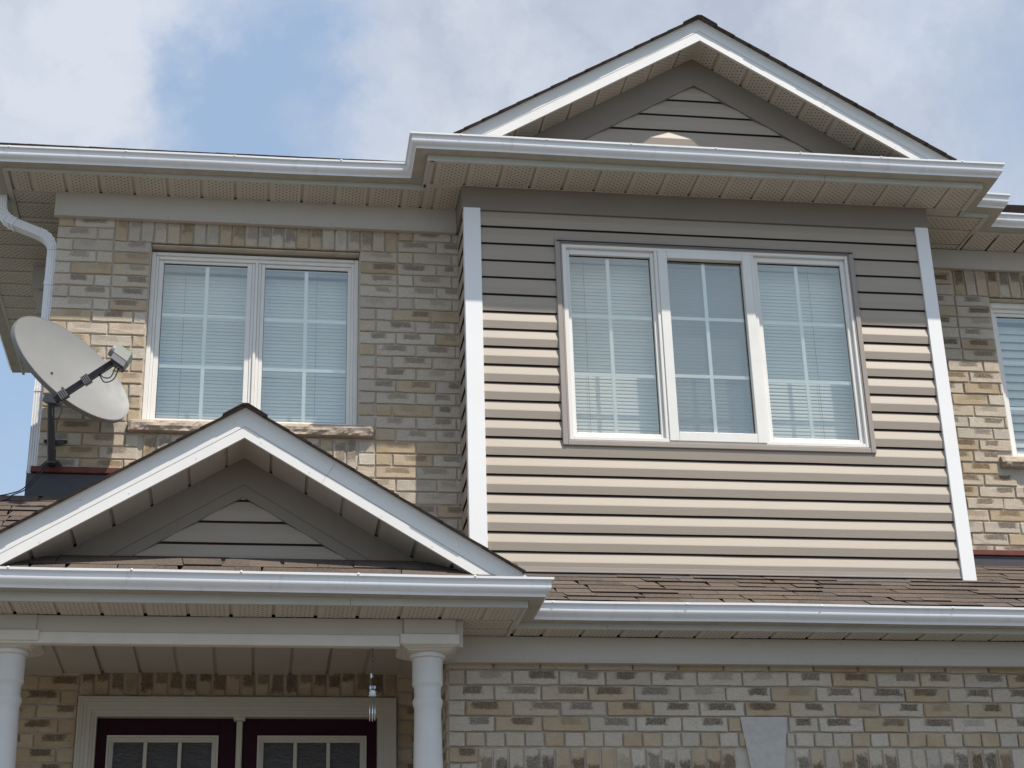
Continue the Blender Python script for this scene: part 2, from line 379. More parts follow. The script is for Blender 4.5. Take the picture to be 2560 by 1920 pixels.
    def mesh(s, name, mat, smooth=False, recalc=True):
        me = bpy.data.meshes.new(name); me.from_pydata(s.v, [], s.f); me.materials.append(mat)
        if any(u != (0, 0) for u in s.uv):
            ul = me.uv_layers.new(name='UVMap')
            for lp in me.loops: ul.data[lp.index].uv = s.uv[lp.vertex_index]
        if any(b != (0, 0, 0) for b in s.bk):
            ca = me.color_attributes.new('bk', 'FLOAT_COLOR', 'POINT')
            for i, b in enumerate(s.bk): ca.data[i].color = (*b, 1)
        if recalc:
            import bmesh
            bm = bmesh.new(); bm.from_mesh(me); bmesh.ops.recalc_face_normals(bm, faces=bm.faces); bm.to_mesh(me); bm.free()
        if smooth:
            for p in me.polygons: p.use_smooth = True
            if smooth != True:
                try: me.set_sharp_from_angle(angle=rad(smooth))
                except Exception: pass
        if s.dark:
            me.materials.append(M['shingle_edge'])
            for i in s.dark: me.polygons[i].material_index = 1
        me.update(); return me
    def obj(s, name, mat, parent=None, smooth=False, loc=(0, 0, 0), **k):
        return link(name, s.mesh(name, M[mat] if isinstance(mat, str) else mat, smooth, s.rc), parent, loc, **k)

def flat(vs):
    mb = MB(); mb.add(vs, [(0, 1, 2, 3)]); mb.rc = False; return mb
def sweep(path, prof, closed=False):
    """path [(x,y,z)], outward is the right-hand side of travel; prof [(d,z)]"""
    n = len(path); P2 = [Vector((p[0], p[1])) for p in path]; rings = []; vs = []
    for i in range(n):
        def nrm(a, b):
            d = (b-a).normalized(); return Vector((d.y, -d.x))
        n0 = nrm(P2[i-1], P2[i]) if i else None; n1 = nrm(P2[i], P2[i+1]) if i < n-1 else None
        if n0 is None: mt = n1
        elif n1 is None: mt = n0
        else: mt = (n0+n1)/(1+n0.dot(n1))
        vs += [(P2[i].x+mt.x*d, P2[i].y+mt.y*d, path[i][2]+z) for d, z in prof]
    k = len(prof); fs = []
    for i in range(n-1):
        for j in range(k if closed else k-1): fs.append((i*k+j, i*k+(j+1) % k, (i+1)*k+(j+1) % k, (i+1)*k+j))
    fs += [tuple(range(k)), tuple(reversed(range((n-1)*k, n*k)))] if closed else []
    return vs, fs

# ------------------------------------------------------------------ setting
gs = MB(); gx = [-60, -20, -8, -4, 0.9, 6.6, 12, 30, 60]; gy = [-60, -22, -14, -11, -6, -1.2, 2, 20, 60]
def gz(y): return 0.0 if y <= -11 else min(1.0, (y+11)/9.8)
gv = [(x, y, gz(y)-.004*0) for y in gy for x in gx]; gf = [(j*9+i, j*9+i+1, (j+1)*9+i+1, (j+1)*9+i) for j in range(8) for i in range(8)]
gs.add(gv, gf).obj('ground', 'grass_ground', kind='structure')
dv = MB(); ys = [-14, -11, -6, -1.2]
dv.add([(x, y, gz(y)+.004) for y in ys for x in (.6, 6.6)], [(2*i, 2*i+1, 2*i+3, 2*i+2) for i in range(3)]).obj('driveway', 'driveway', kind='structure')
pa = MB(); pa.add([(x, y, gz(y)+.004) for y in ys for x in (-5.5, .58)], [(2*i, 2*i+1, 2*i+3, 2*i+2) for i in range(3)]).obj('path', 'paving', kind='structure')
MB().box(-60, 60, -22, -14.02, -.12, .004).obj('road', 'road', kind='structure')

ROOT = link('brick_house', None, None, (2.0, -0.5, 1.0), label='two storey buff brick house with taupe siding bay and white gutters', cat='house')
def part(name, mb, mat, parent=None, smooth=False, **k): return mb.obj(name, mat, parent or ROOT, smooth, **k)

# ------------------------------------------------------------------ brick walls
ZS = 7.464; ZP = 4.121; S_ = .607
def brick_vs(w, h, orient, seed, smear, rnd):
    """brick face lying in XZ (front -Y) centred at 0; orient 'h' or 'v' (stood on end), 'vd' smear at the low end"""
    r = random.Random(seed); j = .0026
    fx, fz = w/2, h/2; ch = .0045
    def ring(ix, iz, y, jj):
        pts = []
        for sx, sz in ((-1, -1), (-.33, -1), (.33, -1), (1, -1), (1, 0), (1, 1), (.33, 1), (-.33, 1), (-1, 1), (-1, 0)):
            pts.append((sx*ix+r.uniform(-jj, jj), y+r.uniform(-jj, jj)*.6, sz*iz+r.uniform(-jj, jj)))
        return pts
    d = r.uniform(-.0025, .0025)
    A = ring(fx-ch, fz-ch, -.0+d, j); B = ring(fx, fz, .006+d, j); Cc = ring(fx, fz, .045, 0)
    vs = A+B+Cc; n = 10
    fs = [tuple(range(n))]+[(i, (i+1) % n, (i+1) % n+n, i+n) for i in range(n)]+[(i+n, (i+1) % n+n, (i+1) % n+2*n, i+2*n) for i in range(n)]
    uvs = []
    for v in vs:
        a, b = v[0]/w+.5, v[2]/h+.5
        if orient == 'h': uvs.append((a, b))
        elif orient == 'v': uvs.append((b*.9+.0, .66+(a-.5)*.6))
        else: uvs.append((1-b*.95, .66+(a-.5)*.6))
    vs = [(v[0], v[1]-.005, v[2]) for v in vs]
    return vs, fs, uvs, (rnd, smear, r.random())

BR = []   # (wall, x, z, w, h, y, orient, seed)
bseed = [0]
def brick(wall, x0, x1, z0, z1, y, orient='h', pal=None, gap=.010):
    bseed[0] += 1; w_, h_ = x1-x0-gap, z1-z0-gap
    if w_ < .018 or h_ < .018: return
    BR.append([wall, (x0+x1)/2, (z0+z1)/2, w_, h_, y, orient, bseed[0]])
BS, BH, BC = .274, .114, .0888
def in_rects(x0, x1, z0, z1, rects):
    for a, b, c, d in rects:
        if x0 < b-.004 and x1 > a+.004 and z0 < d-.004 and z1 > c+.004: return True
    return False
def fill_row(wall, y, xs, z0, z1, holes, orient='h'):
    for a, b in zip(xs[:-1], xs[1:]):
        segs = [(a, b)]
        for (ha, hb, hc, hd) in holes:
            if z0 < hd-.01 and z1 > hc+.01:
                ns = []
                for s0, s1 in segs:
                    if s1 <= ha or s0 >= hb: ns.append((s0, s1)); continue
                    if s0 < ha: ns.append((s0, ha))
                    if s1 > hb: ns.append((hb, s1))
                segs = ns
        for s0, s1 in segs:
            brick(wall, s0, s1, z0, z1, y, orient)
def row_pts(x0, x1, start, seq):
    xs = [x0]; x = start; i = 0
    while x < x1-.02:
        if x > x0+.02: xs.append(x)
        x += seq[i % len(seq)]; i += 1
    xs.append(x1); return xs

# main wall, Y=0.  window opening -.85..0.578 x 5.80..7.12 ; soldiers -1.10..0.841 x 7.125..7.33
W1 = (-.850, .578, 5.60, 7.124); SOL = (-1.099, .841, 7.124, 7.40); SIL = (-.925, .682, 5.715, 5.80); SB = (-.823, .567, 5.45, 5.722)
zt = 7.396; k = 0
while zt > 5.42:
    z1 = zt; z0 = zt-BC; hol = [W1, SOL, SIL, SB]
    if k < 9:
        left = [-1.485, -1.211, -1.099, -.850] if k % 2 == 0 else [-1.485, -1.373, -1.099, -.850]
        fill_row('main', 0, left, z0, z1, hol)
    else:
        st = (-1.485, -1.485-.137, -1.373)[k % 3] if k > 20 else (-1.485 if k % 2 else -1.373)
        fill_row('main', 0, row_pts(-1.485, -.68 if z1 < 5.73 else -.850, st, [BS]), z0, z1, hol)
    if z0 > 6.64:
        fill_row('main', 0, [.578, .841], z0, z1, hol)
        r_ = [.841, .951, 1.222, 1.284] if k % 2 else [.841, 1.115, 1.284]
        fill_row('main', 0, r_, z0, z1, hol)
    else:
        st = (.578, .578-.137)[k % 2]
        rr_ = [.578, .692, .966, 1.240, 1.284] if k % 2 else ([.578, .692, .806, 1.080, 1.284] if k % 4 == 0 else [.578, .829, 1.103, 1.284])
        fill_row('main', 0, rr_ if z1 > 5.80 else [.53]+[x for x in rr_ if x > .6], z0, z1, hol)
    zt = z0; k += 1
while zt > 4.60:
    z1 = zt; z0 = zt-BC; fill_row('main', 0, [.33, .578, .692, .966, 1.240, 1.284] if k % 2 else [.33, .555, .829, 1.103, 1.284], z0, z1, [SB]); zt = z0; k += 1
x = -1.099
while x < .83:
    brick('main', x, min(x+.0882, .841), 7.124, 7.384, 0, 'v'); x += .0882
x = -.823
while x < .56:
    brick('main', x, min(x+.0882, .567), 5.452, 5.716, 0, 'v'); x += .0882

# right-hand upper wall Y=.24: window 5.300..6.5 x 5.80..7.09 ; soldiers from 5.03
W3 = (5.297, 6.62, 5.60, 7.094); S3 = (5.030, 6.90, 7.094, 7.40); SL3 = (5.185, 6.80, 5.72, 5.80)
zt = 7.360; k = 0
while zt > 5.10:
    z1 = zt; z0 = zt-BC; hol = [W3, S3, SL3]
    if z0 > 6.55: xs = [4.62, 4.76, 5.020, 5.297] if k % 2 else [4.62, 4.88, 5.020, 5.297]
    else: xs = row_pts(4.62, 6.9, (4.62, 4.50, 4.72)[k % 3], [BS])
    fill_row('right', .24, xs, z0, z1, hol)
    zt = z0; k += 1
x = 5.030
while x < 6.55:
    brick('right', x, x+.0882, 7.094, 7.354, .24, 'v'); x += .0882

# garage wall Y=-.97 : keystone, rowlock course, soldiers
KS = (2.770, 3.052, 3.0, 3.660)
GY = -.925
for k in range(5):
    z1 = 4.020-k*.0895; z0 = z1-.0895
    xs = row_pts(1.050, 6.45, 1.152 if k % 2 else 1.318, [BS])
    hol = [KS] if k == 4 else []
    fill_row('garage', GY, xs, z0, z1, hol)
z1 = 3.5725; z0 = z1-.0875
fill_row('garage', GY, [1.05, 1.148]+row_pts(1.148+.114, 6.45, 1.148+.228, [BH]), z0, z1, [(2.79, 3.032, 3.0, 3.60)])
x = 1.216
brick('garage', 1.05, 1.216, 3.396, 3.485, GY); brick('garage', 1.05, 1.12, 3.307, 3.396, GY); brick('garage', 1.12, 1.216, 3.307, 3.396, GY); brick('garage', 1.05, 1.216, 3.218, 3.307, GY)
while x < 6.4:
    if not (x+.0885 > 2.795 and x < 3.030): brick('garage', x, x+.0885, 3.222, 3.481, GY+.006, 'vd')
    x += .0885
# return of the garage wall is plain brick seen edge-on; porch wall Y=0 beside and above the door
DR = (-1.108, .835, 1.8, 3.985); DS = (-1.108, .835, 3.98, 4.25)
zt = 4.200; k = 0
while zt > 3.05:
    z1 = zt; z0 = zt-BC
    xs = [-1.9, -1.626, -1.352, -1.108] if k % 2 else [-1.9, -1.763, -1.489, -1.215, -1.108]
    fill_row('porch', 0, xs, z0, z1, [DR, DS])
    fill_row('porch', 0, [.835, 1.048] if k % 2 else [.835, .94, 1.048], z0, z1, [DR, DS])
    zt = z0; k += 1
x = -1.108
while x < .82:
    brick('porch', x, min(x+.0885, .835), 3.985, 4.200, 0, 'v'); x += .0885

# mortar backings are the wall parts themselves
def wall_mesh(rects, y0, y1):
    mb = MB()
    for a, b, c, d in rects: mb.box(a, b, y0, y1, c, d)
    return mb
walls = {}
walls['main'] = part('brick_wall', wall_mesh([(-1.478, -.850, 4.16, 7.46), (.578, 1.30, 4.2, 7.46), (-.850, .578, 7.13, 7.46), (-.850, .578, 4.16, 5.80)], .008, .20), 'mortar', label='upper storey brick wall round the two-pane window')
walls['right'] = part('brick_wall', wall_mesh([(4.56, 5.297, 4.3, 7.46), (6.62, 8.0, 4.3, 7.46), (5.297, 6.62, 7.10, 7.46), (5.297, 6.62, 4.3, 5.80)], .248, .45), 'mortar', label='upper brick wall right of the siding bay')
walls['garage'] = part('brick_wall', wall_mesh([(1.058, 8.0, 3.21, 4.115), (1.058, 1.6, 1.0, 3.21), (4.25, 8.0, 1.0, 3.21)], GY+.013, -.80), 'mortar', label='lower brick wall over the garage with a grey keystone')
walls['porch'] = part('brick_wall', wall_mesh([(-2.2, -1.108, 1.0, 4.14), (.835, 1.06, 1.0, 4.14), (-1.108, .835, 3.985, 4.14)], .008, .20), 'mortar', label='shaded brick wall round the porch doors')
part('garage_return', wall_mesh([(1.054, 1.20, 1.0, 4.115)], GY+.015, .19), 'mortar', walls['garage'])
# bricks of the return, facing -X
rb = MB(); zt = 4.020; k = 0
for k in range(11):
    z1 = zt; z0 = zt-BC; ysr = [GY+.002, -.83, -.60, -.33, -.06] if k % 2 else [GY+.002, -.70, -.43, -.16, 0]
    for a, b in zip(ysr[:-1], ysr[1:]):
        bseed[0] += 1
        vs, fs, uvs, bk = brick_vs(b-a-.010, z1-z0-.010, 'h', bseed[0], .9, random.Random(bseed[0]*3).random())
        vs = [(1.050+v[1]*.5, (a+b)/2+v[0], (z0+z1)/2+v[2]) for v in vs]; rb.add(vs, fs, uvs, bk)
    zt = z0
part('brickwork', rb, 'brick', walls['garage'], kind='stuff')

for b in BR:
    if b[0] == 'garage':
        f_ = (10.5+GY)/(10.5-.97)
        b[1] *= f_; b[2] = 1.6+(b[2]-1.6)*f_; b[3] *= f_; b[4] *= f_
vis = []
for b in BR:
    wall, x, z, w_, h_, y, o, sdd = b
    px = [project((x+sx*w_/2, y, z+sz*h_/2)) for sx in (-1, 1) for sz in (-1, 1)]
    X0, X1 = max(0, min(p[0] for p in px)), min(2560, max(p[0] for p in px)); Y0, Y1 = max(0, min(p[1] for p in px)), min(1920, max(p[1] for p in px))
    area = max(0, X1-X0)*max(0, Y1-Y0)
    # hidden behind the porch gable or the front fascia
    if wall == 'main' and z < 5.29+.30-abs(x+.142)*.607+.22: area *= .1
    if wall == 'porch': area *= .5
    vis.append((area, b))
vis.sort(key=lambda t: -t[0])
single = set(id(b) for a, b in vis[:296]); rest = {}
for a, b in vis:
    wall, x, z, w_, h_, y, o, sdd = b; r = random.Random(sdd*13+5)
    head = w_ < .15 and o == 'h'; rnd = r.random()
    if wall == 'garage': rnd = r.choice([.05, .95, .28, .42, .95, .6, .72, .1, .60, .95])
    if wall == 'main': rnd = r.choice([.05, .28, .42, .3, .6, .72, .85, .95, .05, .1])
    if wall == 'porch': rnd = r.choice([.6, .72, .85, .42, .6])
    smear = (.0 if head else (r.choice([1, .95, .9, .7, .85, .35]) if wall != 'main' else r.choice([.7, .55, .45, .6, .3, .2]))) if h_ > .05 else .3
    vs, fs, uvs, bk = brick_vs(w_, h_, o, sdd, smear, rnd)
    if id(b) in single:
        mb = MB(); mb.add(vs, fs, uvs, bk)
        me = mb.mesh('brick', M['brick'])
        link('brick', me, walls[wall], (x, y, z))
    else:
        mb = rest.setdefault(wall, MB()); mb.add([(v[0]+x, v[1]+y, v[2]+z) for v in vs], fs, uvs, bk)
for wl_, mb in rest.items(): part('brickwork', mb, 'brick', walls[wl_], kind='stuff')
# keystone
part('keystone', MB().prism([(2.775, GY-.008, 3.672), (3.060, GY-.008, 3.672), (2.992, GY-.008, 3.19), (2.843, GY-.008, 3.19)], (0, .1, 0)), 'concrete_stone', walls['garage'])
# chiselled sills
def sill(x0, x1, y0, z0, z1, parent, ydeep):
    nx, nz = 90, 7; mb = MB(); vs = []; fs = []
    prof = [(y0+.03, z0), (y0+.004, z0+.004), (y0, z0+.018), (y0-.004, z0+.035), (y0-.002, z0+.055), (y0+.004, z1-.010), (y0+.016, z1), (ydeep, z1+.012)]
    for i in range(nx+1):
        x = x0+(x1-x0)*i/nx
        for j, (yy, zz) in enumerate(prof):
            a = .0 if j in (0, 7) else (noise.noise(Vector((x*14, zz*38, 1.3)))*.013+noise.noise(Vector((x*45, zz*90, 7)))*.006)
            e_ = .012 if i in (0, nx) and 0 < j < 7 else 0
            vs.append((x, yy+a+e_, zz+(a*.5 if 0 < j < 7 else 0)))
    k_ = len(prof)
    for i in range(nx):
        for j in range(k_-1): fs.append((i*k_+j, (i+1)*k_+j, (i+1)*k_+j+1, i*k_+j+1))
    fs.append(tuple(range(k_))); fs.append(tuple(reversed(range(nx*k_, nx*k_+k_))))
    vs += [(x0, ydeep, z0), (x1, ydeep, z0)]
    fs.append((0, nx*k_, len(vs)-1, len(vs)-2))
    mb.add(vs, fs); return mb
part('window_sill', sill(-.921, .677, -.052, 5.722, 5.803, None, .09), 'stone', walls['main'])
part('window_sill', sill(5.19, 6.80, .19, 5.722, 5.803, None, .33), 'stone', walls['right'])
# painted steel lintels over the brick openings
for (x0, x1, yy, z_, w_) in ((-.850, .578, .0, 7.118, 'main'), (5.297, 6.62, .24, 7.088, 'right')):
    part('lintel', MB().box(x0+.004, x1-.004, yy+.012, yy+.10, z_-.008, z_, .002), simple('rusty_painted_steel', (.50, .46, .38), .6, .3, 0, .08, 6, .2, 90, ((.25, .10, .03), .8)), walls[w_])
# brick reveals of the openings
for (x0, x1, yy, z0, z1, w_) in ((-.850, .578, .0, 5.80, 7.11, 'main'), (5.297, 6.62, .24, 5.80, 7.08, 'right')):
    rb = MB()
    for s_, xx in ((-1, x0), (1, x1)):
        z = z0
        while z < z1-.01:
            rb.box(xx-(.003 if s_ > 0 else .03), xx+(.03 if s_ > 0 else .003), yy+.012, yy+.105, z+.005, min(z+BC, z1)-.005, .003); z += BC
    part('reveal', rb, 'mortar', walls[w_])

part('inner_light_block', MB().box(-1.44, 8, 2.2, 4.0, 1.0, 7.44).box(1.10, 8, .30, 2.2, 4.13, 4.20).box(1.10, 8, -.90, .29, 4.13, 4.18).box(-1.44, 8, .02, 4.0, 7.475, 7.50).box(1.31, 4.55, -.36, .019, 7.475, 7.50).box(.992, 1.30, -.40, .015, 7.506, 7.52).box(-1.44, 1.02, .25, 2.19, 4.2, 4.25), 'dark')  # unseen dark boxes added inside the house to block light leaks
# ------------------------------------------------------------------ siding
PITCH = .1292; Z0S = 4.712
PROF = [(.0, .0080), (.0, .0110), (.053, .0180), (.060, .0165), (PITCH-.0120, .0010)]   # (z, outward)
def clip_prof(prof, zlo, zhi):
    pts = []
    for (a, oa), (b, ob) in zip(prof[:-1], prof[1:]):
        if b <= zlo or a >= zhi:
            if a == b and zlo <= a <= zhi: pts.append((a, oa)); pts.append((b, ob))
            continue
        la = max(a, zlo); lb = min(b, zhi)
        f = lambda z: oa if b == a else oa+(ob-oa)*(z-a)/(b-a)
        pts.append((la, f(la))); pts.append((lb, f(lb)))
    o = []
    for p in pts:
        if not o or (abs(p[0]-o[-1][0])+abs(p[1]-o[-1][1])) > 1e-6: o.append(p)
    return o
def board(zb, prof, xl, xr, yb, axis='x'):
    """xl/xr functions of z giving the ends; outward is -Y (axis x) or -X (axis y)"""
    n_ = 18 if axis == 'x' else 1; vs = []
    for z, o in prof:
        a, b = xl(zb+z), xr(zb+z)
        if b < a: a = b = (a+b)/2
        for i in range(n_+1):
            x = a+(b-a)*i/n_; dz = noise.noise(Vector((x*1.9, zb*3.1, 0)))*.0022; do = noise.noise(Vector((x*2.7, zb*5.3, 9)))*.0012
            vs.append((x, yb-o-do, zb+z+dz) if axis == 'x' else (yb-o, x, zb+z))
    m_ = n_+1; fs = [(i*m_+j, i*m_+j+1, (i+1)*m_+j+1, (i+1)*m_+j) for i in range(len(prof)-1) for j in range(n_)]
    return vs, fs
BY = -.372
sid = part('siding_wall', MB().box(1.30, 4.56, BY+.001, BY+.10, 4.62, 5.60).box(1.30, 1.92, BY+.001, BY+.10, 5.6, 7.40).box(3.99, 4.56, BY+.001, BY+.10, 5.6, 7.40).box(1.92, 3.99, BY+.001, BY+.10, 7.06, 7.40), 'siding_gap', label='front of the siding bay with the three-pane window')
JW = (1.897, 4.010, 5.570, 7.083)
k = 0
while Z0S+k*PITCH < 7.29:
    zb = Z0S+k*PITCH; top = min(PITCH+.004, 7.30-zb)
    def put(x0, x1, zlo, zhi):
        pr = clip_prof(PROF, zlo, zhi)
        if len(pr) < 2: return
        mb = MB(); mb.add(*board(zb, pr, lambda z: x0, lambda z: x1, BY)); part('siding_board', mb, 'siding', sid)
    if zb+PITCH <= JW[2] or zb >= JW[3]: put(1.372, 4.510, -1, top)
    else:
        put(1.372, JW[0], -1, top); put(JW[1], 4.510, -1, top)
        if zb < JW[2]-.01: put(JW[0], JW[1], -1, JW[2]-zb)
        if zb+PITCH > JW[3]+.01: put(JW[0], JW[1], JW[3]-zb, top)
    k += 1
part('starter_strip', MB().box(1.372, 4.51, -.392, -.374, 4.700, 4.711, .002), 'taupe_trim', sid)
part('starter_lip', MB().box(1.372, 4.51, -.388, -.374, 4.7115, 4.735, .001), 'taupe_trim', sid)
# side return
sr_ = part('siding_return', MB().box(1.277, 1.36, -.36, .0, 4.7, 7.46).box(4.52, 4.58, -.36, .24, 4.7, 7.46), 'siding_gap', label='narrow side face of the siding bay')
k = 0
while Z0S+k*PITCH < 7.29:
    zb = Z0S+k*PITCH; mb = MB(); mb.add(*board(zb, clip_prof(PROF, -1, min(PITCH+.004, 7.30-zb)), lambda z: -.335, lambda z: -.012, 1.276, 'y'))
    part('siding_board', mb, 'siding', sr_); k += 1
part('side_channel', MB().box(1.262, 1.284, -.014, -.001, 4.7, 7.29, .002), 'taupe_trim', sr_)
# corner posts
part('corner_post', MB().box(1.262, 1.378, -.402, -.380, 4.685, 7.292, .002).box(1.262, 1.274, -.380, -.335, 4.685, 7.292), 'post', smooth=False, label='white left corner post of the bay')
part('corner_post', MB().box(4.502, 4.598, -.402, -.380, 4.678, 7.298, .002).box(4.586, 4.598, -.380, -.30, 4.678, 7.298), 'post', label='white right corner post of the bay')
# friezes
def frieze(name, boxes, mat, **k):
    mb = MB()
    for b in boxes: mb.box(*b, .002)
    return part(name, mb, mat, **k)
frieze('frieze_board', [(-1.508, 1.262, -.042, -.002, 7.288, ZS), (-1.508, 1.262, -.048, -.002, 7.282, 7.2895)], 'beige', label='beige frieze board over the two-pane window')
frieze('frieze_board', [(1.250, 4.606, -.394, -.374, 7.282, ZS)], 'taupe_shaded', label='taupe frieze board across the bay')
frieze('frieze_board', [(1.250, 1.268, -.3735, -.002, 7.282, ZS)], 'taupe_shaded', label='taupe frieze on the side of the bay')
frieze('frieze_board', [(4.60, 8.0, .205, .238, 7.312, ZS), (4.60, 8.0, .199, .238, 7.304, 7.3135)], 'beige', label='beige frieze board right of the bay')
frieze('frieze_board', [(1.00, 8.0, -1.005, GY+.005, 3.975, ZP), (1.00, 8.0, -1.011, -.985, 3.9665, 3.9765)], 'beige', label='long beige frieze board above the garage brick')
# nail dots on the friezes
nd = MB()
for i in range(26):
    nd.sphere((R.uniform(-1.4, 1.2), -.0425, R.choice([7.30, 7.305, 7.38])+R.uniform(-.004, .004)), .0022, 6, 4)
    nd.sphere((R.uniform(1.3, 5.2), -1.006, R.choice([4.0, 4.09])+R.uniform(-.01, .01)), .0022, 6, 4)
part('nail_head', nd, 'dish_dark', kind='stuff')

# ------------------------------------------------------------------ windows
def window(label): return link('window', None, ROOT, (0, 0, 0), label=label)
def bars(parent, name, mat, rects, y0, y1, bev=.003):
    for (a, b, c, d) in rects: part(name, MB().box(a, b, y0, y1, c, d, bev), mat, parent)
def frame4(parent, name, mat, x0, x1, z0, z1, t, y0, y1, tb=None, tt=None):
    tb = tb or t; tt = tt or t; mb = MB()
    mb.box(x0, x0+t, y0, y1, z0, z1, .003); mb.box(x1-t, x1, y0, y1, z0, z1, .003)
    mb.box(x0+t+.0005, x1-t-.0005, y0+.0005, y1, z0, z0+tb, .003); mb.box(x0+t+.0005, x1-t-.0005, y0+.0005, y1, z1-tt, z1, .003)
    part(name, mb, mat, parent)
def light(parent, x0, x1, z0, z1, yg, vx=None, zs_=None):
    part('pane', flat([(x0, yg, z0), (x1, yg, z0), (x1, yg, z1), (x0, yg, z1)]), 'glass', parent)
    gk = MB(); t = .005
    gk.box(x0, x0+t, yg-.003, yg+.0, z0, z1).box(x1-t, x1, yg-.003, yg+.0, z0, z1).box(x0+t, x1-t, yg-.003, yg, z0, z0+t).box(x0+t, x1-t, yg-.003, yg, z1-t-.004, z1)
    part('gasket', gk, 'rubber', parent)
    mw = .0125
    part('muntin', MB().box(vx-mw, vx+mw, yg+.006, yg+.014, z0, z1, .001), 'muntin', parent)
    for zz in zs_:
        part('muntin', MB().box(x0, vx-mw, yg+.006, yg+.014, zz-mw, zz+mw, .001).box(vx+mw, x1, yg+.006, yg+.014, zz-mw, zz+mw, .001), 'muntin', parent)
def room(parent, x0, x1, y0, z0, z1):
    part('room_interior', MB().add([(x0, y0, z0), (x1, y0, z0), (x1, y0, z1), (x0, y0, z1), (x0, y0+1.2, z0), (x1, y0+1.2, z0), (x1, y0+1.2, z1), (x0, y0+1.2, z1)],
        [(0, 1, 5, 4), (3, 7, 6, 2), (0, 4, 7, 3), (1, 2, 6, 5), (4, 5, 6, 7)]), 'interior', parent)
slat_me = {}
def blind(x0, x1, z0, z1, y, label, pitch=.0262, wd=.0320, tilt=75, cord=(.25,), group='blinds closed behind the windows', bent=()):
    t = link('window_blind', None, None, ((x0+x1)/2, y, z0), label=label, cat='blind', group=group)
    w_ = x1-x0; key = (round(w_, 3), wd, tilt)
    if key not in slat_me:
        c_, s_ = math.cos(rad(tilt)), math.sin(rad(tilt)); mb = MB(); pr = []
        for i in range(5):
            u = (i/4-.5)*wd; h = .0022*(1-(2*(i/4-.5))**2); pr.append((-(u*c_)-h*s_, u*s_*-1+h*c_))   # (y, z): outer edge low
        vs = []
        for yy, zz in pr: vs += [(-w_/2, yy, zz), (w_/2, yy, zz)]
        mb.add(vs, [(2*i, 2*i+1, 2*i+3, 2*i+2) for i in range(4)]); slat_me[key] = mb.mesh('slat', M['slat'], True, recalc=False)
    n = int((z1-.045-z0)/pitch)
    for i in range(n):
        o = link('slat', slat_me[key], t, ((x0+x1)/2, y, z0+.02+i*pitch)); o.rotation_euler = (R.uniform(-.05, .05), R.uniform(-.0015, .0015) + (.03 if i in bent else 0), 0)
    MB().box(x0, x1, y-.018, y+.018, z1-.03, z1, .002).obj('headrail', 'slat', t)
    MB().box(x0, x1, y-.010, y+.010, z0-.002, z0+.008, .002).obj('bottom_rail', 'slat', t)
    for cf in cord:
        for i in range(n):
            pass
        MB().box(x0+w_*cf-.0012, x0+w_*cf+.0012, y-.0185, y-.0165, z0, z1-.03).obj('ladder_cord', 'dish', t)
    return t

# three-pane bay window
wb = window('white three-pane window framed in taupe in the bay')
frame4(wb, 'outer_channel', 'taupe_trim', 1.889, 4.017, 5.562, 7.089, .034, -.402, -.374)
frame4(wb, 'channel_lip', 'taupe_trim', 1.9235, 3.9835, 5.5955, 7.0555, .012, -.394, -.372)
frame4(wb, 'frame', 'vinyl', 1.936, 3.985, 5.604, 7.052, .030, -.390, -.29, .026, .030)
part('drip_cap', MB().box(1.90, 4.01, -.410, -.36, 7.060, 7.066), 'lamp_black', wb)
bars(wb, 'mullion', 'vinyl', [(2.583, 2.606, 5.63, 7.022), (3.270, 3.293, 5.63, 7.022)], -.388, -.30)
frame4(wb, 'sash', 'vinyl', 1.9665, 2.5825, 5.6305, 7.0215, .024, -.366, -.31, .036, .040)
frame4(wb, 'sash', 'vinyl', 3.2935, 3.9545, 5.6305, 7.0215, .030, -.366, -.31, .036, .038)
frame4(wb, 'sash', 'vinyl', 2.6065, 3.2695, 5.6125, 7.0215, .064, -.397, -.33, .066, .052)
light(wb, 1.986, 2.556, 5.660, 6.982, -.342, 2.262, (6.527, 6.096))
light(wb, 2.672, 3.204, 5.678, 6.970, -.350, 2.937, (6.535, 6.104))
light(wb, 3.322, 3.926, 5.660, 6.984, -.342, 3.607, (6.530, 6.094))
part('insect_screen', MB().add([(2.668, -.325, 5.675), (3.208, -.325, 5.675), (3.208, -.325, 6.972), (2.668, -.325, 6.972)], [(0, 1, 2, 3)]), 'screen', wb)
room(wb, 1.95, 3.97, -.29, 5.62, 7.04)
blind(1.975, 2.595, 5.64, 7.03, -.215, 'white slatted blind behind the left pane of the three-pane window', cord=(.22,))
blind(2.615, 3.285, 5.64, 7.03, -.215, 'white slatted blind dimmed by a screen in the middle pane of the bay window', cord=())
blind(3.305, 3.985, 5.64, 7.03, -.215, 'white slatted blind behind the right pane of the three-pane window', cord=(.62,))
# two-pane brick window
w1 = window('cream two-pane window over the porch gable')
frame4(w1, 'brickmould', 'vinyl', -.846, .574, 5.795, 7.092, .030, .070, .16, .03, .022)
frame4(w1, 'frame', 'vinyl', -.8155, .5435, 5.825, 7.0705, .018, .085, .16, .02, .026)
bars(w1, 'mullion', 'vinyl', [(-.139, -.119, 5.83, 7.064)], .078, .15)
bars(w1, 'mullion', 'vinyl', [(-.160, -.1395, 5.83, 7.044), (-.1185, -.098, 5.83, 7.044)], .092, .15)
frame4(w1, 'sash', 'vinyl', -.797, -.1605, 5.832, 7.044, .034, .098, .15, .036, .020)
frame4(w1, 'sash', 'vinyl', -.0975, .5255, 5.832, 7.044, .026, .098, .15, .036, .026)
light(w1, -.764, -.176, 5.868, 7.026, .112, -.467, (6.638, 6.256))
light(w1, -.074, .502, 5.868, 7.020, .112, .214, (6.628, 6.256))
room(w1, -.84, .57, .162, 5.80, 7.10)
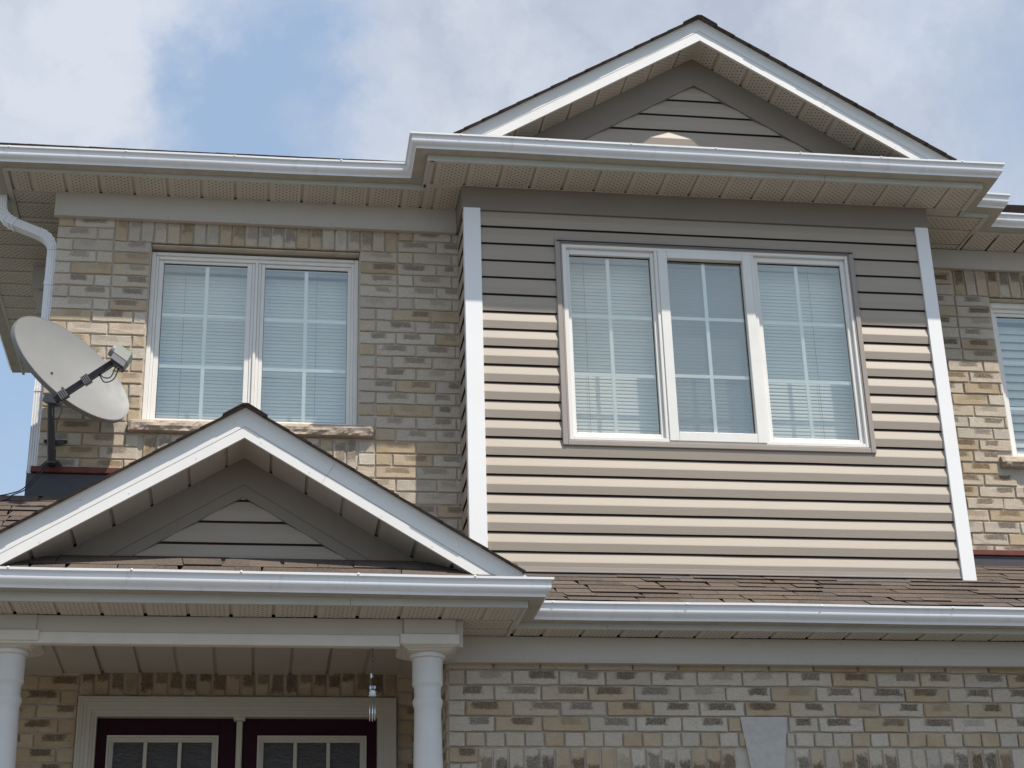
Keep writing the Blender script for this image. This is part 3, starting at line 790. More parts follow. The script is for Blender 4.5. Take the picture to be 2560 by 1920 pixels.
blind(-.79, -.150, 5.845, 7.065, .245, 'white slatted blind behind the left pane of the brick-framed window', cord=(.27,))
blind(-.105, .535, 5.845, 7.065, .245, 'white slatted blind behind the right pane of the brick-framed window', cord=(.62,), bent=(15,))
# right-hand brick window
w3 = window('partly visible window at the right edge')
frame4(w3, 'brickmould', 'vinyl', 5.300, 6.616, 5.795, 7.078, .030, .300, .40, .03, .040)
frame4(w3, 'frame', 'vinyl', 5.3305, 6.5855, 5.826, 7.0375, .024, .325, .40, .02, .028)
frame4(w3, 'sash', 'vinyl', 5.355, 5.945, 5.846, 7.009, .024, .338, .39, .03, .026)
frame4(w3, 'sash', 'vinyl', 5.955, 6.56, 5.846, 7.009, .024, .338, .39, .03, .026)
light(w3, 5.376, 5.924, 5.872, 6.985, .352, 5.65, (6.61, 6.24))
light(w3, 5.976, 6.54, 5.872, 6.985, .352, 6.25, (6.61, 6.24))
room(w3, 5.32, 6.6, .402, 5.81, 7.07)
blind(5.35, 6.56, 5.85, 7.03, .46, 'wide-slat pale blind in the window at the right edge', pitch=.066, wd=.073, tilt=70, cord=())

# ------------------------------------------------------------------ soffits
def panel_me(W, Lg, mat, name='soffit_panel', flip=False):
    g = .020; h = .013; pr = [(0, h), (g*.12, h), (g*.12+.001, h), (g-.001, h), (g, 0), (W*.5, 0), (W-.0005, 0), (W, h)]
    mb = MB(); vs = []; uvs = []
    n_ = 2
    for v in (0, Lg):
        for u, z in pr: vs.append((u, v, z)); uvs.append((u+1e-5, v+1e-5))
    k_ = len(pr); fs = [(i, i+1, i+1+k_, i+k_) for i in range(k_-1)]
    mb.add(vs, fs, uvs); return mb.mesh(name, M[mat], recalc=False)
pan_cache = {}
def panel(parent, o, wv_, lv, W, Lg, mat):
    key = (round(W, 4), round(Lg, 4), mat)
    if key not in pan_cache: pan_cache[key] = panel_me(W, Lg, mat)
    me = pan_cache[key]; w_ = Vector(wv_).normalized(); l_ = Vector(lv).normalized(); u_ = w_.cross(l_)
    if u_.z < 0: u_ = -u_
    ob = bpy.data.objects.new('soffit_panel', me); C.objects.link(ob); ob.parent = parent
    mt = Matrix.Identity(4); u_ = (u_+w_*R.uniform(-.006, .006)+l_*R.uniform(-.006, .006)).normalized(); o = Vector(o)+u_*R.uniform(-.0012, .0012)
    for i in range(3): mt[i][0] = w_[i]-u_[i]*u_.dot(w_); mt[i][1] = l_[i]-u_[i]*u_.dot(l_); mt[i][2] = u_[i]; mt[i][3] = o[i]
    ob.matrix_parent_inverse = Matrix.Translation(-WLOC[parent.name]); ob.matrix_basis = mt
    return ob
def run(parent, a0, a1, first, pitch, b0, b1, z, mat, axis='x'):
    """panels with grooves at first+k*pitch between a0..a1; length b0..b1"""
    k = math.floor((a0-first)/pitch)
    while first+k*pitch < a1-.01:
        s = first+k*pitch-.010; e_ = s+pitch; s2 = max(s, a0); e2 = min(e_, a1)
        if e2-s2 > .003:
            full = abs((e2-s2)-pitch) < 1e-6
            if axis == 'x': panel(parent, (s2, b0, z), (1, 0, 0), (0, 1, 0), pitch if full else e2-s2, b1-b0, mat)
            else: panel(parent, (b0, s2, z), (0, 1, 0), (1, 0, 0), pitch if full else e2-s2, b1-b0, mat)
        k += 1
def backing(parent_name, rects, z, label):
    mb = MB()
    for a, b, c, d in rects: mb.box(a, b, c, d, z+.030, z+.040)
    return part(parent_name, mb, 'dark', label=label)
def trim(name, mat, parent, *boxes):
    mb = MB()
    for b in boxes: mb.box(*b, .0015)
    return part(name, mb, mat, parent)
sf = backing('soffit', [(-1.81, 1.262, -.31, .05), (1.00, 4.88, -.70, -.372), (4.60, 5.10, -.31, .26), (5.105, 8.0, -.07, .26), (-1.81, -1.50, .05, .40), (-2.09, -1.50, .401, 3.13)], ZS, 'perforated soffit under the upper eaves')
run(sf, -1.80, .985, -1.664, .2285, -.303, -.043, ZS, 'soffit_vent')
run(sf, .987, 1.249, -1.664, .2285, -.350, -.043, ZS, 'soffit_vent')
run(sf, 1.034, 4.868, 1.270, .2265, -.690, -.395, ZS, 'soffit_vent')
run(sf, 4.61, 4.868, 4.654, .2265, -.3945, -.385, ZS, 'soffit_vent')
run(sf, -.300, .204, -.098, .2285, 4.608, 5.072, ZS, 'soffit_vent', 'y')
run(sf, 5.098, 7.9, 5.308, .2285, -.055, .204, ZS, 'soffit_vent')
run(sf, .402, 3.12, .345, .2135, -2.092, -1.510, ZS, 'soffit_vent', 'y')
run(sf, -.040, .400, .345-.427, .2135, -1.795, -1.510, ZS, 'soffit_vent', 'y')
trim('soffit_channel', 'beige', sf, (-1.80, -1.505, -.046, -.036, ZS-.005, ZS+.004))
trim('soffit_trim', 'beige', sf, (.988, 1.252, -.394, -.351, ZS-.006, ZS+.01)); trim('soffit_trim', 'beige', sf, (1.0055, 1.0335, -.712, -.3945, ZS-.006, ZS+.01))
trim('soffit_trim', 'beige', sf, (4.606, 4.870, -.384, -.301, ZS-.006, ZS+.01)); trim('soffit_trim', 'beige', sf, (4.869, 4.888, -.69, -.3845, ZS-.005, ZS+.01))
trim('soffit_trim', 'beige', sf, (5.073, 5.097, -.300, .204, ZS-.006, ZS+.01)); trim('soffit_trim', 'beige', sf, (-1.825, -1.797, -.30, .40, ZS-.008, ZS+.01))
for b in ((-1.505, 1.25, -.050, -.0425, ZS-.004, ZS+.002), (1.262, 4.60, -.402, -.3945, ZS-.004, ZS+.002)):
    trim('soffit_channel', 'beige', sf, b)

sp = backing('soffit', [(-2.6, 1.42, -1.62, -1.33), (1.05, 1.42, -1.34, -.90), (1.40, 8.0, -1.19, -.88)], ZP, 'perforated soffit under the porch and garage eaves')
run(sp, -2.5, 1.405, .508, .2300, -1.605, -1.352, ZP, 'soffit_vent')
run(sp, -1.351, -1.012, -1.148, .2060, 1.058, 1.384, ZP, 'soffit_vent', 'y')
run(sp, 1.412, 7.9, 1.596, .2285, -1.178, -1.013, ZP, 'soffit_vent')
trim('soffit_trim', 'beige', sp, (1.386, 1.411, -1.3515, -1.012, ZP-.005, ZP+.01)); trim('soffit_trim', 'beige', sp, (1.405, 1.418, -1.605, -1.352, ZP-.004, ZP+.01))
pc = backing('porch_ceiling', [(-2.6, 1.06, -1.31, .0)], ZP, 'plain beige porch ceiling')
run(pc, -2.5, 1.05, -1.430, .2285, -1.302, -.002, ZP+.006, 'soffit_plain')

# ------------------------------------------------------------------ eaves: fascia and gutters
GP = [(.002, .100), (.002, .001), (.085, -.002), (.0875, .013), (.0905, .0165), (.101, .0235), (.1105, .034), (.1150, .046), (.1150, .057), (.1142, .067), (.1162, .0765), (.1235, .0825), (.1285, .085), (.1290, .098), (.118, .0985), (.1165, .092)]
FP = [(0, -.006), (0, .145), (-.02, .145), (-.02, -.006)]
def eave(path, zs_, gz_, label_g, label_f, tilt=0.0, screws=(), seams=()):
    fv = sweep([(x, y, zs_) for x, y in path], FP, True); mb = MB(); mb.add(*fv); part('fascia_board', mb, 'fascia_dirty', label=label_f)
    np_, nz_ = [], []
    for i in range(len(path)-1):
        a, b = Vector(path[i]), Vector(path[i+1]); k_ = max(1, int((b-a).length/.45))
        for j in range(k_):
            p = a.lerp(b, j/k_); np_.append((p.x, p.y)); nz_.append(gz_[i]+(gz_[i+1]-gz_[i])*j/k_+(noise.noise(Vector((p.x*1.3, p.y*3, gz_[0])))*.006 if j else 0))
    np_.append(path[-1]); nz_.append(gz_[-1]); path, gz_ = np_, nz_
    pr = [(d, z+tilt*d) for d, z in GP]
    gv = sweep([(x, y, z) for (x, y), z in zip(path, gz_)], pr); mb = MB(); mb.add(*gv)
    # end cap at the far ends is left to the sweep; add thickness on the inside
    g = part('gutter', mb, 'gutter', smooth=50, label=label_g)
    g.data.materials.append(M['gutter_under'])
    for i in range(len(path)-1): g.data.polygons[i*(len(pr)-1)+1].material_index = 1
    return g
ua = [(-2.11, 3.15), (-2.11, .42), (-1.83, .42), (-1.83, -.325), (.985, -.325), (.985, -.715), (4.905, -.715), (4.905, -.32), (5.115, -.32), (5.115, -.075), (8.0, -.075)]
g1 = eave(ua, ZS, [7.478, 7.478, 7.474, 7.470, 7.495, 7.501, 7.500, 7.49, 7.486, 7.472, 7.468], 'white upper gutter stepping out round the bay', 'white fascia under the upper gutter')
la = [(-2.6, -1.635), (1.425, -1.635), (1.425, -1.205), (8.0, -1.205)]
g2 = eave(la, ZP, [4.170, 4.154, 4.146, 4.138], 'white lower gutter along porch and garage', 'white fascia under the lower gutter')
def screw(parent, x, y, z): MB().sphere((x, y, z), .0075, 8, 5, (1, .6, 1)).obj('gutter_screw', 'gutter', parent, True)
for x in (-1.78, -1.02, -.30, .42): screw(g1, x, -.4535, 7.562+.0092*(x+1.83))
for x in (1.20, 1.78, 2.36, 2.95, 3.55, 4.13, 4.72): screw(g1, x, -.8435, 7.592)
for x in (-1.33, -.70, -.13, .49, 1.12): screw(g2, x, -1.7635, 4.258-.0035*(x+1.3))
for x in (1.62, 2.40, 3.20, 4.0, 4.8): screw(g2, x, -1.3335, 4.234)
for (x0, x1, y0, y1, z, p_) in ((2.86, 2.863, -.7165, -.7145, ZS, g1), (.30, .303, -1.6365, -1.6345, ZP, g2), (3.70, 3.703, -.7165, -.7145, ZS, g1)):
    pass

# ------------------------------------------------------------------ gables
def clip_z(poly, zc):
    o = []
    for a, b in zip(poly, poly[1:]+poly[:1]):
        ia, ib = a[2] >= zc, b[2] >= zc
        if ia: o.append(a)
        if ia != ib:
            f = (zc-a[2])/(b[2]-a[2]); o.append((a[0]+(b[0]-a[0])*f, a[1], zc))
    return o
def rake_board(ax, az, y, xl, xr, v0, v1, thick, zc=-99):
    """boards between vertical offsets v0..v1 under the rake line, both slopes"""
    obs = []
    for s, xf in ((-1, xl), (1, xr)):
        d = abs(xf-ax)
        poly = [(ax, y, az-v0), (xf, y, az-v0-S_*d), (xf, y, az-v1-S_*d), (ax, y, az-v1)]
        poly = clip_z(poly, zc); mb = MB(); mb.prism(poly, (0, thick, 0)); obs.append(mb)
    return obs
def wedge_course(ax, az, side, s0, s1, y0, y1, t=.010, lift=0.0):
    """one course strip on a gable slope; s measured down the slope from the ridge; lower edge thick, upper thin"""
    c_ = 1/math.sqrt(1+S_*S_); sn = S_*c_
    def P(s, n, y): return (ax+side*(s*c_+n*sn), y, az-s*sn+n*c_)
    a = [P(s1, 0+lift, y0), P(s1, t+lift, y0), P(s0, .003+lift, y0), P(s0, lift, y0)]
    mb = MB(); mb.prism(a, (0, y1-y0, 0)); mb.dark = (0, 2); return mb
def gable(ax, az, yf, xl, xr, yw, yback, vb, vg, name_l, soff_mat, sf_pitch, sf_off, fz, fr_in, fr_in2, zbase, ze):
    roof = None
    # fascia: upper and lower bands with a shadow groove
    for side, (mb) in zip((-1, 1), rake_board(ax, az, yf, xl, xr, 0, vg-.004, .02, ze)): fa = part('rake_fascia', mb, 'fascia', label=f'white sloping fascia of the {name_l}')
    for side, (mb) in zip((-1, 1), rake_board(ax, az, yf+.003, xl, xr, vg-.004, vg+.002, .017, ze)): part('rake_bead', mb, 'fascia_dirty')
    for side, (mb) in zip((-1, 1), rake_board(ax, az, yf-.001, xl, xr, vg+.002, vb, .021, ze)): part('rake_fascia_lip', mb, 'fascia')
    # roof deck and shingles
    c_ = 1/math.sqrt(1+S_*S_)
    for side, xf in ((-1, xl), (1, xr)):
        top = .001; dd = min(abs(xf-ax)+.04, (az-ze-.035)/S_); xo = ax+side*dd
        dk = part('gable_roof', MB().prism([(ax, yf+.022, az+top), (xo, yf+.022, az+top-S_*dd), (xo, yf+.022, az+top-.03-S_*dd), (ax, yf+.022, az+top-.03)], (0, yback-yf, 0)), 'deck', label=f"{'left' if side < 0 else 'right'} slope of the {name_l}")
        mb = MB(); mb.prism([(ax, yf-.010, az+top+.001), (xo, yf-.010, az+top+.001-S_*dd), (xo, yf-.010, az+top-.010-S_*dd), (ax, yf-.010, az+top-.010)], (0, .034, 0)); part('drip_edge', mb, 'fascia', dk)
        n_ = int(dd/c_/.143)+1; base = az+top+.001
        for i in range(n_):
            s0 = i*.143-.03; s1 = min((i+1)*.143+R.uniform(-.004, .004), dd/c_+.012)
            if s0 < .01: s0 = .01
            if s1-s0 < .04: continue
            yo = yf-.047+R.uniform(-.0025, .0025)
            part('shingle_course', wedge_course(ax, base, side, s0, s1, yo, yback-.02, .008), 'shingle', dk)
    # ridge caps
    y = yf-.051; i = 0
    while y < yback-.1:
        mb = MB(); w_ = .145
        pts = []
        for u in (-1, -.5, -.12, .12, .5, 1): pts.append((ax+u*w_*c_, az+.009-max(0, abs(u)-.12)*w_*S_*c_*1.04))
        poly = [(p[0], y, p[1]+.005) for p in pts]+[(p[0], y, p[1]-.006) for p in reversed(pts)]
        mb.prism(poly, (0, .19, -.004)); mb.dark = (0,); part('ridge_cap', mb, 'shingle', dk); y += .145; i += 1
    # soffit panels under the rake
    sz = az-vb+.004
    sb = MB()
    for side, xf in ((-1, xl), (1, xr)):
        d = abs(xf-ax); sb.prism(clip_z([(ax, yf+.02, sz+.04), (xf, yf+.02, sz+.04-S_*d), (xf, yf+.02, sz+.03-S_*d), (ax, yf+.02, sz+.03)], ze), (0, yw-yf-.02, 0))
    so_ = part('soffit', sb, 'dark', label=f'sloping soffit under the {name_l}')
    for side, xf in ((-1, xl), (1, xr)):
        d = min(abs(xf-ax), (sz-ze)/S_)/c_; s = -sf_off[0 if side < 0 else 1]
        while s < d-.03:
            a = max(s, .0); b = min(s+sf_pitch, d)
            if b-a > .03:
                W = sf_pitch if a == s and b == s+sf_pitch else b-a
                o = (ax+side*a*c_, yf+.024, sz-a*S_*c_); panel(so_, o, (side*c_, 0, -S_*c_), (0, 1, 0), W, yw-yf-.027, soff_mat)
            s += sf_pitch
    for side in (-1, 1):
        part('apex_trim', MB().prism([(ax, yf+.022, sz-.001), (ax+side*.030*c_, yf+.022, sz-.001-.030*S_*c_), (ax+side*.030*c_, yf+.022, sz+.006-.030*S_*c_), (ax, yf+.022, sz+.006)], (0, yw-yf-.024, 0)), soff_mat, so_)
    # wall: frieze bands and boards
    gw = part('gable_wall', MB().prism([(ax-(fz-zbase)/S_, yw+.031, zbase), (ax+(fz-zbase)/S_, yw+.031, zbase), (ax, yw+.031, fz)], (0, .05, 0)), 'siding_gap', label=f'siding in the {name_l}')
    lo, hi = xl+.03, xr-.03
    for (v0, v1, yo, nm) in ((-.012, fz-fr_in, 0, 'frieze_board'), (fz-fr_in, fz-fr_in2, .006, 'inner_trim')):
        if v1-v0 < .01: continue
        for side, mb in zip((-1, 1), rake_board(ax, fz, yw+yo, lo, hi, v0, v1, .03, zbase-.004)): part(nm, mb, 'taupe_shaded', gw)
    zb = zbase; k = 0
    inner = fr_in2
    while zb < inner+.01:
        top = min(PITCH+.004, inner+.03-zb)
        f = lambda z: max(0.0, (inner+.035-z)/S_)
        mb = MB(); mb.add(*board(zb, clip_prof(PROF, -1, top), lambda z: ax-f(z), lambda z: ax+f(z), yw+.029)); part('siding_board', mb, 'siding', gw); zb += PITCH
    return gw
gable(2.940, 8.729, -.715, .96, 4.93, -.472, 2.2, .170, .095, 'upper gable over the bay', 'soffit_vent', .2340, (.075, .075), 8.560, 8.342, 8.342, 7.708, 7.62)
gable(-.142, 5.241, -1.640, -1.75, 1.535, -1.302, -.002, .175, .111, 'porch gable', 'soffit_plain', .2360, (.13, .07), 5.064, 4.912, 4.840, 4.440, 4.272)

def rake_seam(ax, az, yf, xs, ln):
    sd_ = 1 if xs > ax else -1; c_ = 1/math.sqrt(1+S_*S_); d = abs(xs-ax)
    p0 = Vector((xs, yf-.0022, az-.012-S_*d)); dr = Vector((-sd_*S_*c_, 0, -c_)); al = Vector((sd_*c_, 0, -S_*c_))*.0014
    part('fascia_seam', MB().prism([p0, p0+al, p0+al+dr*ln, p0+dr*ln], (0, .002, 0)), 'gutter_under')
rake_seam(-.142, 5.241, -1.640, .36, .140); rake_seam(2.940, 8.729, -.715, 3.86, .136); rake_seam(2.940, 8.729, -.715, 2.94001, .0) if 0 else None
nh = MB()
for ax, az, yf, vb, xs in ((2.940, 8.729, -.715, .15, (1.7, 2.35, 2.83, 3.3, 3.95, 4.3)), (-.142, 5.241, -1.640, .155, (-1.2, -.75, -.4, -.05, .22, .62, .9, 1.15)), (-.142, 5.241, -1.640, .05, (-1.0, -.2, .5, 1.05))):
    for x in xs: nh.sphere((x, yf-.0015, az-vb-S_*abs(x-ax)+R.uniform(-.01, .01)), .0035, 8, 4, (1, .5, 1))
part('nail_head', nh, 'fascia_dirty', kind='stuff')
for x, y, z0, z1 in ((3.75, -.7165, 7.459, 7.500), (.455, -1.6365, 4.116, 4.152), (1.95, -1.2065, 4.116, 4.137), (-.9, -.3265, 7.459, 7.475)):
    part('fascia_seam', MB().box(x, x+.0016, y, y+.001, z0, z1), 'siding_gap')
# ------------------------------------------------------------------ eave roofs
def slope_piece(x0, x1, ye, ze, sl, s0, s1, t, jit, seedv):
    """shingle tab on a plane rising toward +Y; s up the slope from eave"""
    c_ = 1/math.sqrt(1+sl*sl); sn = sl*c_
    def P(x, s, n): return (x, ye+s*c_-n*sn, ze+s*sn+n*c_)
    a, b = R.uniform(-.022, .022), R.uniform(-.022, .022)
    vs = [P(x0+a*.0, s0, 0), P(x1, s0, 0), P(x1+.0, s0, t), P(x0, s0, t), P(x0+a, s1, 0), P(x1+b, s1, 0), P(x1+b, s1, .003), P(x0+a, s1, .003)]
    mb = MB(); mb.add(vs, [(0, 1, 2, 3), (3, 2, 6, 7), (0, 3, 7, 4), (1, 5, 6, 2), (4, 7, 6, 5), (0, 4, 5, 1)], None, (seedv, .01, 0)); mb.dark = (0, 2, 3); return mb
def shingle_area(parent, x0f, x1, ye, ze, sl, n, limit=None, first=0, widths=(.12, .34), individually=True):
    mbs = MB()
    for i in range(first, n):
        x = (x0f(i) if callable(x0f) else x0f)-R.uniform(0, .2); s0 = i*.142; 
        xe = x1(i) if callable(x1) else x1
        # base layer of the course, then proud tabs
        while x < xe:
            w_ = R.uniform(*widths); t = R.choice([.007, .007, .008, .012, .014]); x2 = min(x+w_, xe)
            pc_ = slope_piece(x, x2-.003, ye, ze, sl, s0+R.uniform(-.002, .002), s0+.175, t, 0, R.random())
            if individually: part('shingle', pc_, 'shingle', parent)
            else: mbs.add(pc_.v, pc_.f, None, pc_.bk[0])
            x = x2
    if not individually: part('shingle_layer', mbs, 'shingle', parent, kind='stuff')
def deck(x0, x1, ye, ze, sl, y1, label):
    dz = .012
    return part('eave_roof', MB().prism([(x0, ye, ze-dz), (x0, y1, ze-dz+sl*(y1-ye)), (x0, y1, ze-dz-.03+sl*(y1-ye)), (x0, ye, ze-dz-.03)], (x1-x0, 0, 0)), 'shingle', label=label)
# garage pent roof: slope .5, eave at y=-1.25 z=4.25
gr_ = deck(1.30, 8.0, -1.245, 4.258, .49, .235, 'brown shingle roof strip between bay and garage gutter')
shingle_area(gr_, 1.36, 6.35, -1.25, 4.262, .49, 7, widths=(.14, .32))
shingle_area(gr_, 4.62, 6.45, -1.25, 4.262, .49, 12, first=7, widths=(.25, .45))
shingle_area(gr_, 1.32, 4.60, -1.25, 4.262, .49, 8, first=7, widths=(.3, .5), individually=False)
# porch pent roof
pr_ = deck(-2.6, -.20, -1.67, 4.262, .607, -.002, 'brown shingle porch roof behind the gable')
shingle_area(pr_, -2.3, -1.15, -1.675, 4.268, .607, 13, first=5, widths=(.18, .38))
pf_ = deck(-1.75, 1.42, -1.67, 4.262, .607, -1.30, 'narrow shingle strip under the porch gable siding')
shingle_area(pf_, -1.3, 1.25, -1.675, 4.268, .607, 2, widths=(.13, .30))
shingle_area(pr_, -2.6, -1.45, -1.675, 4.268, .607, 5, widths=(.2, .4), individually=False)
# crumpled flashing at the foot of the porch gable wall and of the bay
for (x0, x1, yy, zz, nm) in ((-1.06, .72, -1.375, 4.432, 'a'), (1.25, 4.75, -.425, 4.675, 'b')):
    n_ = 60; vs = []
    for i in range(n_+1):
        x = x0+(x1-x0)*i/n_; a = noise.noise(Vector((x*3.1, 1.7, 0)))*.010; b = noise.noise(Vector((x*4.3, 5.7, 0)))*.010
        vs += [(x, yy+.035, zz+.014), (x, yy, zz+.002+a), (x, yy-(.085 if nm == 'a' else .045), zz-(.046 if nm == 'a' else .020)+b), (x, yy-(.090 if nm == 'a' else .05), zz-(.056 if nm == 'a' else .030)+b)]
    fs = [(4*i+j, 4*i+4+j, 4*i+5+j, 4*i+1+j) for i in range(n_) for j in range(3)]
    part('base_flashing', MB().add(vs, fs), 'flash_grey', gr_ if nm == 'b' else pr_, True)
# main upper roof (front plane + hip)
def main_plane(x0f, x1f, ye, ze, sl, n, label, y1):
    dk = deck(x0f(0)+.2, x1f(0)-.05, ye, ze, sl, ye+.3, label)
    for i in range(n):
        s0 = i*.142; c_ = 1/math.sqrt(1+sl*sl)
        x0, x1 = x0f(s0*c_), x1f(s0*c_)
        if x1-x0 < .1: break
        segs = []; x = x0
        nx = 6 if i < 12 else 3
        vs = []; nn = 24
        mb = MB(); sn = sl*c_
        for j in range(nn+1):
            xx = x0+(x1-x0)*j/nn; t = .009+.004*noise.noise(Vector((xx*5, i*3.3, 0)))
            vs += [(xx, ye+s0*c_, ze+s0*sn), (xx, ye+s0*c_-t*sn, ze+s0*sn+t*c_), (xx, ye+(s0+.17)*c_, ze+(s0+.17)*sn)]
        fs = []
        for j in range(nn): fs += [(3*j, 3*j+3, 3*j+4, 3*j+1), (3*j+1, 3*j+4, 3*j+5, 3*j+2)]
        mb.add(vs, fs); part('shingle_course', mb, 'shingle', dk)
    return dk
main_plane(lambda d: -1.95+d, lambda d: 3.0, -.42, 7.596, .6005, 30, 'brown shingle main roof above the upper gutter', 4)
main_plane(lambda d: 3.0, lambda d: 8.0, -.17, 7.568, .612, 26, 'brown shingle roof right of the upper gable', 4)
mh = MB(); mh.add([(-1.95, -.44, 7.59), (-2.2, 3.15, 7.59), (1.8, 3.35, 9.87)], [(0, 1, 2)]); part('hip_roof', mh, 'shingle', label='left hip of the main roof')
# pent between the bay gable wall and its gutter
part('eave_roof', MB().prism([(.97, -.75, 7.592), (.97, -.37, 7.80), (.97, -.37, 7.77), (.97, -.75, 7.562)], (3.95, 0, 0)), 'shingle', label='shallow shingle strip behind the bay gutter')
# wall flashings
fl = part('wall_flashing', MB().box(-1.535, -.60, -.035, -.004, 5.255, 5.412, .003), 'flash_grey', label='dark grey flashing at the foot of the upper brick wall')
part('drip_strip', MB().box(-1.510, -.60, -.055, -.002, 5.414, 5.455, .004), 'flash_red', fl)
fl = part('wall_flashing', MB().box(4.60, 8.0, .198, .236, 4.955, 5.050, .003), 'flash_grey', label='grey flashing under the right-hand brick wall')
part('drip_strip', MB().box(4.60, 8.0, .185, .238, 5.052, 5.092, .004), 'flash_red', fl)
# side bump-out
bp = part('side_projection', MB().box(-1.742, -1.49, 1.13, 3.0, 7.09, 7.28).box(-1.70, -1.49, 1.16, 3.0, 1.0, 7.088), 'beige', label='boxed projection high on the left side wall')
part('frieze_board', MB().box(-1.790, -1.485, 1.10, 3.0, 7.281, ZS), 'beige', bp)

# ------------------------------------------------------------------ porch beam, columns, doors
bm_ = part('porch_beam', MB().box(-2.5, 1.10, -1.338, -1.305, 3.970, ZP-.001), 'beige', label='beige beam across the porch front')
part('beam_fascia', MB().box(-2.5, .763, -1.346, -1.3385, 4.029, ZP-.0005, .001), 'beige', bm_)
part('beam_trim', MB().box(-2.5, .747, -1.356, -1.298, 3.963, 4.0275, .004), 'cream', bm_)
def column(cx, label):
    cy = -1.205; t = link('porch_column', None, ROOT, (cx, cy, 1.8), label=label)
    part('block', MB().box(cx-.146, cx+.146, cy-.153, cy+.146, 4.036, ZP-.0008, .003), 'beige', t)
    part('abacus', MB().box(cx-.165, cx+.165, cy-.165, cy+.165, 3.976, 4.035, .005), 'cream', t)
    st = MB()
    for i, (h, z0_, z1_) in enumerate(((.154, 3.9705, 3.9755), (.143, 3.9645, 3.970), (.132, 3.9585, 3.964), (.120, 3.952, 3.958))): st.box(cx-h, cx+h, cy-h, cy+h, z0_, z1_, .0015)
    part('cap_moulding', st, 'cream', t)
    part('neck_ring', MB().lathe([(.090, 3.924), (.0995, 3.929), (.1015, 3.944), (.1005, 3.951), (.097, 3.9515)], cx, cy, 48), 'column', t, 40)
    prof = [(.0855, 3.925), (.0850, 3.800), (.0862, 3.790), (.0858, 3.782), (.081, 3.774), (.0760, 3.764), (.0745, 3.752), (.0738, 3.720), (.0765, 3.706), (.0835, 3.695), (.0845, 3.687), (.0835, 3.676), (.0785, 3.658), (.0748, 3.646), (.0750, 3.600), (.0785, 3.45), (.0818, 3.28), (.090, 2.9), (.094, 2.4), (.094, 1.95)]
    part('shaft', MB().lathe([(r, z) for r, z in prof][::-1], cx, cy, 48), 'column', t, 35)
    part('base', MB().box(cx-.13, cx+.13, cy-.13, cy+.13, 1.82, 1.90, .004).lathe([(.12, 1.90), (.12, 1.93), (.1, 1.95)], cx, cy, 40), 'column', t)
column(.912, 'white round porch column right of the doors')
column(-1.362, 'white round porch column at the left edge')
part('porch_floor', MB().box(-2.5, 1.05, -1.45, .0, 1.0, 1.80, .01), 'paving', label='concrete porch slab')
for i in range(4): part('porch_step', MB().box(-1.0, .6, -1.45-.28*(4-i)-0, -1.452-.28*(3-i), .5, 1.80-.17*(4-i), .008), 'paving')
dd = link('double_door', None, ROOT, (-.14, 0, 1.8), label='dark burgundy double doors with cream casing')
cs = MB()
CW = [(0, .000, -.052), (.012, .012, -.056), (.012, .030, -.047), (.030, .052, -.040), (.052, .078, -.034), (.078, .096, -.024)]
x0, x1, zt_ = -1.104, .829, 3.972
for a_, b_, y_ in [(c[0] if i else 0, c[1] if i else .012, c[2]) for i, c in enumerate(CW)]:
    if b_ <= a_: continue
    cs.box(x0+a_, x0+b_, y_, .03, 1.8, zt_-a_); cs.box(x1-b_, x1-a_, y_, .03, 1.8, zt_-a_); cs.box(x0+b_, x1-b_, y_, .03, zt_-b_, zt_-a_)
part('door_casing', cs, 'casing', dd)
part('door_jamb', MB().box(-1.008, -.990, -.015, .07, 1.8, 3.876).box(.715, .733, -.015, .07, 1.8, 3.876).box(-.990, .715, -.015, .07, 3.858, 3.876), 'casing', dd)
for (a, b, ga, gb, g1_, g2_) in ((-.989, -.150, -.925, -.256, -.694, -.487), (-.111, .714, -.020, .650, .213, .416)):
    lf = part('door_leaf', MB().box(a, ga, .040, .085, 1.82, 3.857, .002).box(gb, b, .040, .085, 1.82, 3.857, .002).box(ga, gb, .0405, .085, 3.750, 3.857, .001).box(ga, gb, .0405, .085, 1.82, 2.60, .001), 'burgundy', dd)
    fm = MB()
    for t_, y_ in ((.0, .020), (.014, .026), (.026, .036)):
        fm.box(ga+t_, ga+t_+.013, y_, .08, 2.60, 3.750-t_); fm.box(gb-t_-.013, gb-t_, y_, .08, 2.60, 3.750-t_); fm.box(ga+t_+.013, gb-t_-.013, y_, .08, 3.750-t_-.013, 3.750-t_)
    part('light_frame', fm, 'casing', dd, label='cream frame of a door light')
    for gg in (g1_, g2_): part('glazing_bar', MB().box(gg-.0115, gg+.0115, .030, .07, 2.60, 3.711, .003), 'casing', dd)
    part('door_pane', flat([(ga+.03, .055, 2.6), (gb-.03, .055, 2.6), (gb-.03, .055, 3.72), (ga+.03, .055, 3.72)]), 'door_glass', dd)
    sc_ = MB(); c0_ = ga+.05
    for cx_ in (ga+.135, (ga+gb)/2, gb-.135):
        for sgn in (-1, 1):
            pts = []
            for i in range(26):
                th = i/25*math.pi*2.4; rr2 = .012+.030*i/25
                pts.append((cx_+sgn*(.028+rr2*math.cos(th)*.8), .075, 3.60+rr2*math.sin(th)*1.3-.10*(i/25)**3))
            sc_.tube(pts, .0028, 6)
    part('wrought_scroll', sc_, 'dish_dark', dd, True, kind='stuff')
    part('entry_back', MB().box(a+.02, b-.02, .45, .47, 1.85, 3.85), 'interior', dd)
part('astragal', MB().box(-.149, -.112, .005, .06, 1.8, 3.838, .006), 'casing', dd)
part('astragal_cap', MB().box(-.168, -.096, -.004, .05, 3.838, 3.862, .004), 'casing', dd)

